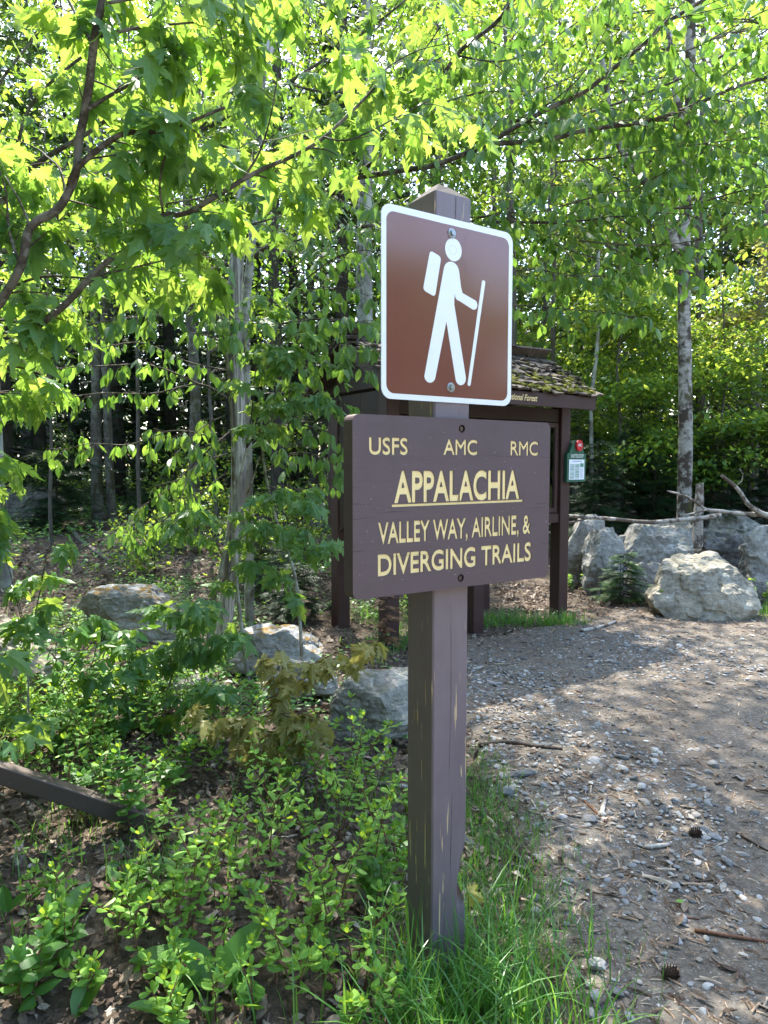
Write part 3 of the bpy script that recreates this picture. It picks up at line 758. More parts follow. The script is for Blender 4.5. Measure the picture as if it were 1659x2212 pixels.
cutters.append(plate('u', round_corners([(-.187, 1.5488 + dz), (.3264, 1.5497 + dz), (.3264, 1.5425 + dz), (-.187, 1.5416 + dz)], .002), -.056, -.0462))
for z in (1.7717, 1.3148):
    cutters.append(plate('h', ellipse(.0674, z + dz, .0125, .0125, 20), -.056, -.040))
ok = True
try:
    bmx = bmesh.new()
    for me in cutters: bmx.from_mesh(me)
    cme = bpy.data.meshes.new('cut'); bmx.to_mesh(cme); bmx.free()
    cob = bpy.data.objects.new('cut', cme); COL.objects.link(cob)
    cob.parent = sign
    md = board.modifiers.new('cut', 'BOOLEAN'); md.object = cob; md.operation = 'DIFFERENCE'; md.solver = 'EXACT'; md.use_self = True
    bpy.context.view_layer.update()
    dg = bpy.context.evaluated_depsgraph_get(); nm = bpy.data.meshes.new_from_object(board.evaluated_get(dg))
    board.modifiers.remove(md)
    if len(nm.vertices) > 500:
        nm.polygons.foreach_set('use_smooth', np.zeros(len(nm.polygons), dtype=bool)); board.data = nm; nm.materials.clear(); nm.materials.append(MAT['board']); nm.name = 'name_board'
    else: ok = False
    bpy.data.objects.remove(cob)
except Exception as e:
    ok = False
yl = -.0470 if ok else -.0503
for (t, x0, x1, zb, h, bd) in LINES:
    link('lettering', placed_text(t, x0, x1, zb + dz, h, yl, None, bd + .004), board, MAT['yellow_paint'], label='cream yellow routed letters reading ' + t.replace('&', 'and'))
link('underline', plate('underline', round_corners([(-.1872, 1.549 + dz), (.3266, 1.5499 + dz), (.3266, 1.5423 + dz), (-.1872, 1.5414 + dz)], .002), yl, yl + .0006), board, MAT['yellow_paint'])
bm2 = bolt_mesh('bolt', .007, .006, .005)
for z in (1.7717, 1.3148):
    o = link('bolt', bm2, board, MAT['rust']); o.location = (.0674, -.0402, z + dz)
# cracks and scuffs of the board
b = Buf(); rg = np.random.default_rng(8)
for (xa, xb, z, wd) in ((-.316, -.25, 1.553, .0008), (-.24, -.12, 1.527, .0006), (-.316, -.24, 1.513, .0007), (-.316, -.27, 1.424, .0008), (-.2, .0, 1.398, .0004), (.40, .4455, 1.688, .0006), (.15, .33, 1.69, .0004), (.38, .4455, 1.534, .0006), (.41, .4455, 1.40, .0006), (.33, .44, 1.52, .0004), (-.316, -.285, 1.60, .0005)):
    n = 14; V = []
    for i in range(n):
        t = i / (n - 1); w_ = wd * (1 - .8 * t if xa < -.3 else .3 + .7 * math.sin(math.pi * t)) * rg.uniform(.5, 1.2); zz = z + dz + .0015 * math.sin(t * 5 + z * 90) + rg.normal(0, .0004)
        V += [(xa + (xb - xa) * t, -.0503, zz - w_), (xa + (xb - xa) * t, -.0503, zz + w_)]
    b.add(V, [(2 * i, 2 * i + 1, 2 * i + 3, 2 * i + 2) for i in range(n - 1)])
link('board_cracks', b.mesh('board_cracks'), board, MAT['crackdark'], kind='stuff')
b = Buf()
for _ in range(46):
    x = rg.uniform(-.30, .43); z = rg.uniform(1.30, 1.79); L = rg.uniform(.001, .007); a = rg.uniform(-.6, .6); w_ = rg.uniform(.0004, .0009)
    b.add([(x, -.0504, z + dz), (x + L * math.cos(a), -.0504, z + L * math.sin(a) + dz), (x + L * math.cos(a), -.0504, z + L * math.sin(a) + w_ + dz), (x, -.0504, z + w_ + dz)], [(0, 1, 2, 3)])
link('scuff_marks', b.mesh('scuff_marks'), board, MAT['scuff'], kind='stuff')

# ------------------------------------------------------------------ the information kiosk
KY = R(34.6); KA = Vector((.045, 6.20, 0))
kiosk = thing('information_kiosk', 'dark brown notice kiosk with a mossy shingle roof behind the trail sign', 'kiosk', KA, KY)
def K(u, v, z): 
    return Vector((KA.x + u * math.cos(KY) - v * math.sin(KY), KA.y + u * math.sin(KY) + v * math.cos(KY), z))
KL, KD = 2.26, .85
for (u, v, top) in ((0, 0, 2.36), (1.05, .02, 2.1), (KL, 0, 2.36), (0, KD, 2.3), (KL - .35, KD, 2.3), (1.05, KD, 2.3)):
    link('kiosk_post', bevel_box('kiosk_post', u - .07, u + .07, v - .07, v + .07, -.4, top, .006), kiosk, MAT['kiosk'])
# side wall of vertical boards at the near end (left), pointed lower ends
nb = 6; rg = np.random.default_rng(3)
for i in range(nb):
    a = .075 + i * (KD - .15 + .22) / nb; c_ = a + (KD + .07) / nb - .004
    zl = 1.03; prof = [(a, zl + .035), ((a + c_) / 2, zl - .02), (c_, zl + .035), (c_, 2.33), (a, 2.33)]
    V = [(-.055 - rg.uniform(0, .004), y, z) for y, z in prof] + [(-.03, y, z) for y, z in prof]
    q = [(k, (k + 1) % 5, 5 + (k + 1) % 5, 5 + k) for k in range(5)]
    me = make_mesh('wall_board', np.array(V), [np.array(q), np.array([(0, 2, 1), (0, 3, 2), (0, 4, 3), (5, 6, 7), (5, 7, 8), (5, 8, 9)])])
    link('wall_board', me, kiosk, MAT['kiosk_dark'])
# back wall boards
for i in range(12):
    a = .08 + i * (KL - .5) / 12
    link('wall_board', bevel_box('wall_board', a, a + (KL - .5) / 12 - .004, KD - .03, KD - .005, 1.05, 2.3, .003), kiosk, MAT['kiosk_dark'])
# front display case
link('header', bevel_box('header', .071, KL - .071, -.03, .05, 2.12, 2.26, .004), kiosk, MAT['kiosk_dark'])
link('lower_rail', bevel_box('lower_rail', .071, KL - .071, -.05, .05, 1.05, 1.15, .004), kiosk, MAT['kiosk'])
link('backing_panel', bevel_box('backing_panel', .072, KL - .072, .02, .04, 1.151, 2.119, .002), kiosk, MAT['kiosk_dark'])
for (u0, u1) in ((.075, 1.0), (1.10, KL - .075)):
    fr = link('display_frame', bevel_box('display_frame', u0, u0 + .05, -.035, .015, 1.155, 2.115, .004), kiosk, MAT['kiosk'])
    link('frame_stile', bevel_box('frame_stile', u1 - .05, u1, -.035, .015, 1.155, 2.115, .004), fr, MAT['kiosk'])
    link('frame_rail', bevel_box('frame_rail', u0 + .051, u1 - .051, -.033, .013, 2.06, 2.113, .004), fr, MAT['kiosk'])
    link('frame_rail', bevel_box('frame_rail', u0 + .051, u1 - .051, -.033, .013, 1.157, 1.21, .004), fr, MAT['kiosk'])
    link('glass_pane', bevel_box('glass_pane', u0 + .052, u1 - .052, -.014, -.010, 1.212, 2.058, .0005), fr, MAT['glass'])
for (u0, u1, z0, z1) in ((.16, .5, 1.65, 2.03), (.55, .92, 1.3, 2.0), (1.19, 1.62, 1.25, 2.0), (1.66, 2.133, 1.27, 1.965), (1.75, 2.133, 1.985, 2.05), (.16, .5, 1.25, 1.6)):
    link('notice_sheet', bevel_box('notice_sheet', u0, u1, .015, .018, z0, z1, .0004), kiosk, MAT['paper'])
# roof
EZ, RZ_, EV, RV = 2.385, 2.87, -.35, KD / 2
U0, U1 = -.25, KL + .19
sl_ = math.hypot(RV - EV, RZ_ - EZ); sa = math.atan2(RZ_ - EZ, RV - EV)
rm = Matrix.Translation((0, EV, EZ)) @ Matrix.Rotation(sa, 4, 'X')
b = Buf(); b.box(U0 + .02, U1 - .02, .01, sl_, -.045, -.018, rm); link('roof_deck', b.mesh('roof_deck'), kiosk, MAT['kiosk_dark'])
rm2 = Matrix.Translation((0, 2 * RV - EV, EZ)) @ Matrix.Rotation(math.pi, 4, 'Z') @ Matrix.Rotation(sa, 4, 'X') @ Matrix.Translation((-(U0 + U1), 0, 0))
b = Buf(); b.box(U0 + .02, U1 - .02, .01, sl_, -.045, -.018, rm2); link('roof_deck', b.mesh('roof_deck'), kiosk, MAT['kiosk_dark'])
shm = []
for i in range(6):
    rg_ = np.random.default_rng(40 + i); V = []
    nxx = 4
    for jy in range(3):
        for ix in range(nxx):
            x = ix / (nxx - 1) - .5; y = jy / 2
            z = .02 * rg_.uniform(-.6, 1) * (jy == 0) + .006 * rg_.uniform(-1, 1)
            yy = y + (rg_.uniform(-.07, .07) if jy == 0 else 0)
            V += [(x, yy, z + .012 - .01 * y), (x, yy, z - .004 - .006 * y)]
    q = []
    idx = lambda ix, jy, t: (jy * nxx + ix) * 2 + t
    for jy in range(2):
        for ix in range(nxx - 1):
            q.append((idx(ix, jy, 0), idx(ix + 1, jy, 0), idx(ix + 1, jy + 1, 0), idx(ix, jy + 1, 0)))
    for ix in range(nxx - 1): q.append((idx(ix, 0, 1), idx(ix + 1, 0, 1), idx(ix + 1, 0, 0), idx(ix, 0, 0)))
    for jy in range(2):
        q.append((idx(0, jy + 1, 1), idx(0, jy, 1), idx(0, jy, 0), idx(0, jy + 1, 0))); q.append((idx(3, jy, 1), idx(3, jy + 1, 1), idx(3, jy + 1, 0), idx(3, jy, 0)))
    me = make_mesh('shingle', np.array(V), [np.array(q)]); me.materials.append(MAT['shingle']); shm.append(me)
rg = np.random.default_rng(12); rows = 7
for side, RM in ((0, rm), (1, rm2)):
    for r_ in range(rows):
        y = -.03 + r_ * (sl_ - .03) / rows; u = U0 - rg.uniform(0, .04)
        while u < U1 - .04:
            wd = rg.uniform(.09, .19) if side == 0 else .3
            wd = min(wd, U1 - u + .03)
            o = bpy.data.objects.new('shingle', shm[int(rg.integers(0, 6))]); COL.objects.link(o); o.parent = kiosk
            o.matrix_basis = RM @ Matrix.Translation((u + wd / 2, y + rg.normal(0, .012), .002 + rg.uniform(0, .008))) @ Matrix.Rotation(rg.normal(0, .05), 4, 'Z') @ Matrix.Rotation(-.05 + rg.normal(0, .03), 4, 'X') @ Matrix.Diagonal((wd * .96, .21 + rg.uniform(-.02, .03), 1.0 + rg.uniform(0, .6), 1))
            u += wd
for i in range(5):
    u0 = U0 + i * (U1 - U0) / 5
    for s in (1, -1):
        M_ = Matrix.Translation((u0 + .27, RV, RZ_ + .022)) @ Matrix.Rotation(s * -(sa - .05), 4, 'X') @ Matrix.Rotation(rg.normal(0, .02), 4, 'Z')
        b = Buf(); b.box(-.275, .275, 0 if s < 0 else -.11, .11 if s < 0 else 0, -.006 + .003 * s, .012 + .003 * s, M_)
        link('ridge_board', b.mesh('ridge_board'), kiosk, MAT['shingle'])
for (u, side) in ((.0, -1), (KL, 1)):
    uu = u + side * .05; b = Buf()
    b.add([(uu - .015, -.1, 2.36), (uu - .015, KD + .1, 2.36), (uu - .015, RV, RZ_ - .06), (uu + .015, -.1, 2.36), (uu + .015, KD + .1, 2.36), (uu + .015, RV, RZ_ - .06)], [(0, 1, 4, 3), (1, 2, 5, 4), (2, 0, 3, 5)], [(0, 2, 1), (3, 4, 5)])
    link('gable', b.mesh('gable'), kiosk, MAT['kiosk_dark'])
fas = link('fascia', bevel_box('fascia', U0 + .05, U1 - .08, EV - .012, EV + .016, EZ - .15, EZ - .018, .004), kiosk, MAT['kiosk'])
link('lettering', placed_text('National Forest', 1.07, 1.50, EZ - .105, .058, EV - .0126, None, .012, .35), fas, MAT['yellow_paint'], label='cream script lettering reading National Forest')
for u in (U0 + .03, U1 - .06):
    b = Buf(); b.box(u, u + .025, -.0, sl_ - .01, -.14, -.02, rm); link('rake_board', b.mesh('rake_board'), kiosk, MAT['kiosk'])
# moss cushions
b = Buf(); bmx = bmesh.new(); bmesh.ops.create_icosphere(bmx, subdivisions=2, radius=1); iv = np.array([v.co[:] for v in bmx.verts]); it = np.array([[v.index for v in f.verts] for f in bmx.faces]); bmx.free()
for i in range(420):
    u = rg.uniform(U0 + .1, U1 - .05); t = abs(rg.normal(0, .3)) if i % 3 else rg.uniform(0, .8)
    if t > .85: continue
    s = rg.uniform(.012, .036) * (1.2 - t)
    V = iv * (1 + .22 * rg.normal(0, 1, (len(iv), 1)).clip(-1.5, 1.5)) * np.array([s * rg.uniform(.9, 1.9), s * rg.uniform(.8, 1.3), s * .4])
    V = V + np.array([u, t * sl_, .018]); V = np.array([rm @ Vector(v) for v in V]); b.add(V, None, it)
link('moss', b.mesh('moss', True), kiosk, MAT['moss'], 'stuff')

# shuttle stop sign fixed beside the right kiosk post
sh = thing('shuttle_stop_sign', 'small green shuttle stop board with red badge and timetable on the right kiosk post', 'sign', K(KL - .03, -.085, 0), KY)
ztop = 1.66; 
bx0, bx1, bz0, bz1 = .0, .30, 1.485, 1.79
outl = [(bx0, bz0), (bx1, bz0), (bx1, bz1), (bx1 - .03, bz1), (bx1 - .07, bz1 + .11), (bx1 - .105, bz1 + .14), (bx0 + .105, bz1 + .14), (bx0 + .045, bz1 + .03), (bx0 + .03, bz1), (bx0, bz1)]
link('green_board', plate('green_board', outl, -.03, .012), sh, MAT['green'])
bad = link('red_badge', plate('red_badge', ellipse(.17, bz1 + .085, .052, .062, 10), -.055, -.031), sh, MAT['red'])
link('lettering', placed_text('AMC', .142, .202, bz1 + .075, .03, -.0556, None, .02), bad, MAT['white'])
link('lettering', placed_text('SHUTTLE STOP', .06, .26, bz1 - .045, .036, -.0306, None, .012), sh, MAT['white'], label='white letters reading SHUTTLE STOP')
tt = link('timetable', bevel_box('timetable', .03, .275, -.0325, -.031, bz0 + .025, bz1 - .065, .0003), sh, MAT['paper'])
b = Buf(); rg = np.random.default_rng(2)
zt_, zb_ = bz1 - .105, bz0 + .04
for (xa, xb, n) in ((.045, .115, 15), (.125, .195, 15)):
    for i in range(n):
        z = zt_ - (zt_ - zb_) * i / n - .01
        b.box(xa, xb, -.0332, -.0327, z - (zt_ - zb_) / n * rg.uniform(.35, .7), z)
b.box(.207, .262, -.0332, -.0327, zt_ - .04, zt_)
link('printed_rows', b.mesh('printed_rows'), tt, MAT['greenprint'], 'stuff')
b = Buf()
for i in range(11):
    z = zt_ - .05 - i * .0105; b.box(.207, .207 + rg.uniform(.03, .055), -.0332, -.0327, z - .004, z)
b.box(.08, .235, -.0332, -.0327, bz1 - .088, bz1 - .08)
link('printed_text', b.mesh('printed_text'), tt, MAT['greyprint'], 'stuff')

# ------------------------------------------------------------------ rocks
bmx = bmesh.new(); bmesh.ops.create_icosphere(bmx, subdivisions=5, radius=1); IV4 = np.array([v.co[:] for v in bmx.verts]); IT4 = np.array([[v.index for v in f.verts] for f in bmx.faces]); bmx.free()
def rock(label, cx, cy, w_, d_, h_, seed, mat='rock', rz=0, sink=.15, cuts=11, rough=.07, tilt=(0, 0), z=None, name='boulder', cat='rock', group=None, peak=None, taper=.14):
    rg = np.random.default_rng(seed); V = IV4.copy()
    bx_ = 1.0 / (np.abs(V) ** 4.5).sum(1) ** (1 / 4.5)
    N_ = rg.normal(0, 1, (cuts, 3)); N_ /= np.linalg.norm(N_, axis=1)[:, None]
    r = bx_.copy()
    for n in N_:
        n = n * np.array([1, 1, .75]) if n[2] > 0 else n; n = n / np.linalg.norm(n); dk = rg.uniform(.72, 1.05)
        c_ = V @ n; r = np.where(c_ > .05, np.minimum(r, dk / np.maximum(c_, .05)), r)
    V = V * r[:, None]
    off = Vector((seed * 3.1, seed * 1.7, 0))
    sc_ = np.array([w_, d_, h_]) / max(w_, d_, h_)
    def dsp(v):
        q = Vector((v[0] * sc_[0], v[1] * sc_[1], v[2] * sc_[2]))
        a = noise.fractal(q * 1.5 + off, 1.0, 2.0, 3)
        c_ = noise.ridged_multi_fractal(Vector((q.x * 1.3, q.y * 1.3, q.z * 3.0)) + off, .9, 2.1, 5, 1.0, 2.0) - 1.2
        e = noise.cell(Vector((q.x * 2.2 + .5 * a, q.y * 2.2, q.z * 3.4 + .4 * a)) + off)
        return a * .9 + .75 * c_ + 1.1 * (e - .5) + .5 * noise.fractal(q * 9 + off, .8, 2.0, 4)
    disp = np.array([dsp(v) for v in V])
    V = V * (1 + rough * disp)[:, None]
    V = V / np.abs(V).max(0)
    V = V * np.array([w_ / 2, d_ / 2, h_ / 2])
    hz = V[:, 2] / h_ + .5; tp = 1 - taper * np.clip(hz, 0, 1) ** 1.2; V[:, 0] *= tp; V[:, 1] *= tp
    if peak: V[:, 0] += peak * (V[:, 2] / h_ + .5) * w_
    Mr = (Matrix.Rotation(rz, 3, 'Z') @ Matrix.Rotation(tilt[0], 3, 'X') @ Matrix.Rotation(tilt[1], 3, 'Y'))
    V = V @ np.array(Mr).T
    zmin = V[:, 2].min(); V[:, 2] -= zmin + sink * h_
    me = make_mesh(name, V, [IT4], smooth=False)
    o = link(name, me, None, MAT[mat]); zz = Hf(cx, cy) if z is None else z
    o.location = (cx, cy, zz); tag(o, label, cat, group); return o
def rock_px(label, x0, x1, ytop, ybase, seed, depth=1.0, **k):
    g = G((x0 + x1) / 2, ybase); D = g.y; wd = (x1 - x0) / F * (D + .35 * depth)
    d_ = wd * depth * .9; cyy = D + d_ * .42; cxx = ((x0 + x1) / 2 - CX) / F * (cyy)
    zt = P((x0 + x1) / 2, ytop, cyy).z; zz = Hf(cxx, cyy); sink = k.pop('sink', .14)
    h_ = max(.08, (zt - zz)) / (1 - sink)
    return rock(label, cxx, cyy, wd * 1.2, d_, h_ * 1.04, seed, sink=sink, **k)
rock_px('big ochre boulder cut off by the left edge of the photo', -130, 100, 1338, 1562, 11, .9, mat='rock_warm', cuts=9)
rock_px('low grey slab with orange brown moss left of the leaning snag', 155, 392, 1262, 1385, 12, .8, mat='rock_moss', cuts=10, rough=.07, taper=.3, peak=.05)
rock_px('lichen covered boulder just right of the snag foot', 505, 700, 1348, 1470, 13, .8, mat='rock_moss', cuts=9)
rock_px('low pale rock half buried below the boulder at the snag foot', 560, 720, 1420, 1520, 14, .8, mat='rock', cuts=9)
rock_px('pale grey boulder partly hidden by the sign post', 706, 925, 1455, 1612, 19, .85, mat='rock', cuts=10, rough=.06, taper=.2, peak=.1)
rock_px('flat grey slab behind the maple seedling', 305, 455, 1460, 1520, 16, .6, mat='rock', cuts=8)
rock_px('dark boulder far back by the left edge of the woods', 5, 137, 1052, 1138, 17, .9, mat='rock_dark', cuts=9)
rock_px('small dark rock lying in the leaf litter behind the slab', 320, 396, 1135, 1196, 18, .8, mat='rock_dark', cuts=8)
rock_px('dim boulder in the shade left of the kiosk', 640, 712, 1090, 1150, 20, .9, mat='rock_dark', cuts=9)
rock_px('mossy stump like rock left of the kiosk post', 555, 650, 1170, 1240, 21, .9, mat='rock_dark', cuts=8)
rock_px('fist sized pale stone in the grass left of the sign post', 772, 822, 1898, 1962, 22, .8, mat='rock_warm', cuts=8, name='stone')
# the boulder wall along the far side of the path
rock_px('tilted grey boulder at the left end of the rock wall by the kiosk', 1208, 1294, 1114, 1268, 23, .9, mat='rock', cuts=9, rough=.06, peak=.2, taper=.15)
rock_px('upright split slab second from the left in the rock wall', 1268, 1352, 1140, 1288, 24, 1.1, mat='rock', cuts=8, rough=.06)
rock_px('largest grey boulder in the middle of the rock wall below the birch', 1318, 1508, 1110, 1285, 25, .75, mat='rock', cuts=10, rough=.06, peak=.12, taper=.14)
rock_px('broad sunlit ochre boulder lying in front of the rock wall', 1398, 1628, 1196, 1346, 26, .75, mat='rock_warm', cuts=10, rough=.06, taper=.36, peak=.04)
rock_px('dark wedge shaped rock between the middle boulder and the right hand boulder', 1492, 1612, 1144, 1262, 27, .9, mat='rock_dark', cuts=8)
rock_px('tall grey boulder at the right edge of the photo', 1600, 1740, 1138, 1292, 28, .8, mat='rock', cuts=8, rough=.05)
rock_px('rounded rock at the back of the wall behind the right hand boulders', 1525, 1670, 1100, 1215, 29, .8, mat='rock', cuts=9)
rock_px('small rock wedged behind the split slab', 1300, 1352, 1138, 1200, 30, .8, mat='rock', cuts=8)
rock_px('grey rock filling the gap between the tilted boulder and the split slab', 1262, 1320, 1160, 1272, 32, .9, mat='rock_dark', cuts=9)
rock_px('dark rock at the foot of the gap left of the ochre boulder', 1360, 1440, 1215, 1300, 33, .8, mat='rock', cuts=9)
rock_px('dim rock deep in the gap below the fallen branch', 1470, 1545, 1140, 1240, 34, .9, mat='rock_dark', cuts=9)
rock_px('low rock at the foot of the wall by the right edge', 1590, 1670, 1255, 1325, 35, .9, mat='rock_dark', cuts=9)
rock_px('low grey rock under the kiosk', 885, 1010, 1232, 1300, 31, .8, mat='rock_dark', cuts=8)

# ------------------------------------------------------------------ trees of the foreground
def limb_part(root, pts, r0, r1, mat='limb', name='limb', k=8, step=.05, wob=.06, seed=0, p=1.0):
    pp = resample(pts, step); n = len(pp); rg = np.random.default_rng(seed + n)
    rr = r1 + (r0 - r1) * (1 - np.linspace(0, 1, n)) ** p
    b = Buf(); b.tube(pp, rr, k, wob=wob, rng=rg)
    return link(name, b.mesh(name, True, root.location), root, MAT[mat])
def pl(D0, D1, *pts):
    n = len(pts); return [P(x, y, D0 + (D1 - D0) * i / max(1, n - 1)) for i, (x, y) in enumerate(pts)]

# young maple leaning in from the left, big drooping leaves
mp = thing('maple_tree', 'young maple leaning in from the left edge with large backlit lobed leaves', 'tree', (-1.75, 2.75, Hf(-1.75, 2.75)))
B0 = Vector((-1.75, 2.75, -.1))
ML = [
 ([B0, Vector((-1.72, 2.72, .9)), P(-60, 760, 2.62), P(0, 655, 2.56), P(45, 575, 2.5), P(66, 490, 2.5), P(125, 452, 2.5), P(162, 380, 2.5), P(170, 310, 2.5), P(190, 200, 2.45), P(205, 80, 2.4), P(225, -20, 2.4), P(245, -170, 2.4)], .022, .013),
 (pl(2.5, 2.35, (150, 405), (168, 361), (258, 292), (322, 286), (378, 275), (486, 232)), .012, .004),
 (pl(2.46, 2.7, (322, 286), (380, 298), (430, 305)), .004, .002),
 (pl(2.46, 2.6, (189, 236), (240, 205), (284, 180), (331, 150), (383, 150)), .008, .003),
 (pl(2.42, 2.6, (198, 90), (175, 50), (150, 4), (120, -60)), .007, .003),
 (pl(2.5, 2.7, (142, 421), (129, 365), (100, 338), (82, 322), (30, 300)), .005, .002),
 ([Vector((-1.72, 2.72, .9)), P(-60, 900, 2.66), P(20, 790, 2.62), P(64, 722, 2.6), P(142, 657, 2.6), P(185, 610, 2.6), P(241, 558, 2.6), P(284, 537, 2.6), P(327, 494, 2.6), P(353, 464, 2.62), P(408, 458, 2.65), P(546, 376, 2.7), P(645, 331, 2.75), P(710, 288, 2.8), P(803, 196, 2.85), P(836, 145, 2.9)], .020, .005),
 (pl(2.78, 2.7, (700, 296), (756, 302), (862, 251), (930, 215)), .004, .002),
 (pl(2.6, 2.5, (200, 598), (318, 571), (353, 563), (450, 545)), .005, .002),
 (pl(2.62, 2.4, (353, 464), (345, 400), (360, 330), (400, 260)), .005, .002),
 (pl(2.7, 2.45, (520, 392), (560, 330), (585, 250), (600, 160)), .005, .002),
 (pl(2.42, 2.5, (205, 80), (300, 60), (400, 50), (520, 40)), .006, .002),
 (pl(2.4, 2.45, (215, 10), (330, -10), (470, -30)), .006, .002),
 (pl(2.5, 2.6, (45, 575), (20, 500), (10, 400), (-30, 300)), .006, .002),
 (pl(2.42, 2.6, (225, -20), (420, -60), (640, -20), (760, 60)), .006, .002),
 (pl(2.5, 2.5, (66, 490), (40, 430), (10, 380)), .005, .002),
 (pl(2.9, 2.8, (836, 145), (900, 110), (960, 95)), .003, .0015),
]
for i, (pts, r0, r1) in enumerate(ML): limb_part(mp, pts, r0, r1, seed=i, step=.03)
rg = np.random.default_rng(101)
ls, tb = grow(ML, rg, .105, (.12, .42), .085, (.06, .135), 1.1, t0=.12, pet=.05, clusters=True, bias=(0, .85, 0))
link('twigs', tb.mesh('twigs', True, mp.location), mp, MAT['twig'], 'stuff')
emit_leaves(mp, ls, T_MAPLE, MAT['maple'], rg, 300)

mp2 = thing('maple_tree', 'second young maple with smaller looking leaves standing behind the near maple on the left', 'tree', (-2.9, 4.6, Hf(-2.9, 4.6)))
B1 = Vector((-2.9, 4.6, -.1))
ML2 = [
 ([B1, Vector((-2.8, 4.5, 1.2)), P(-90, 640, 4.2), P(60, 520, 4.2), P(230, 390, 4.2), P(420, 290, 4.3), P(620, 180, 4.4), P(800, 60, 4.4), P(900, -20, 4.4)], .03, .006),
 (pl(4.3, 4.0, (-90, 640), (30, 400), (200, 280), (380, 150), (560, 30), (640, -40)), .02, .004),
 (pl(4.2, 4.3, (60, 520), (230, 520), (400, 520), (560, 480), (700, 440)), .012, .003),
 (pl(4.3, 4.2, (30, 400), (60, 240), (180, 120), (330, 30), (420, -40)), .012, .003),
 (pl(4.3, 4.2, (-60, 330), (0, 180), (90, 60), (140, -40)), .012, .003),
 (pl(4.2, 4.3, (420, 290), (540, 330), (660, 300), (760, 250)), .008, .003),
 (pl(4.3, 4.4, (420, 290), (500, 200), (540, 90), (560, -20)), .008, .003),
 (pl(4.3, 4.5, (620, 180), (720, 200), (860, 170), (960, 120)), .008, .003),
 (pl(4.2, 4.2, (230, 390), (300, 440), (420, 430), (520, 400)), .008, .003),
 (pl(4.2, 4.1, (-60, 660), (80, 600), (200, 600), (330, 580), (420, 600)), .010, .003),
]
for i, (pts, r0, r1) in enumerate(ML2): limb_part(mp2, pts, r0, r1, seed=i + 20, step=.05)
rg = np.random.default_rng(111)
ls, tb = grow(ML2, rg, .098, (.15, .6), .085, (.06, .12), .95, t0=.15, pet=.05, clusters=True, bias=(0, .3, 0))
link('twigs', tb.mesh('twigs', True, mp2.location), mp2, MAT['twig'], 'stuff')
emit_leaves(mp2, ls, T_MAPLE, MAT['maple'], rg, 200)

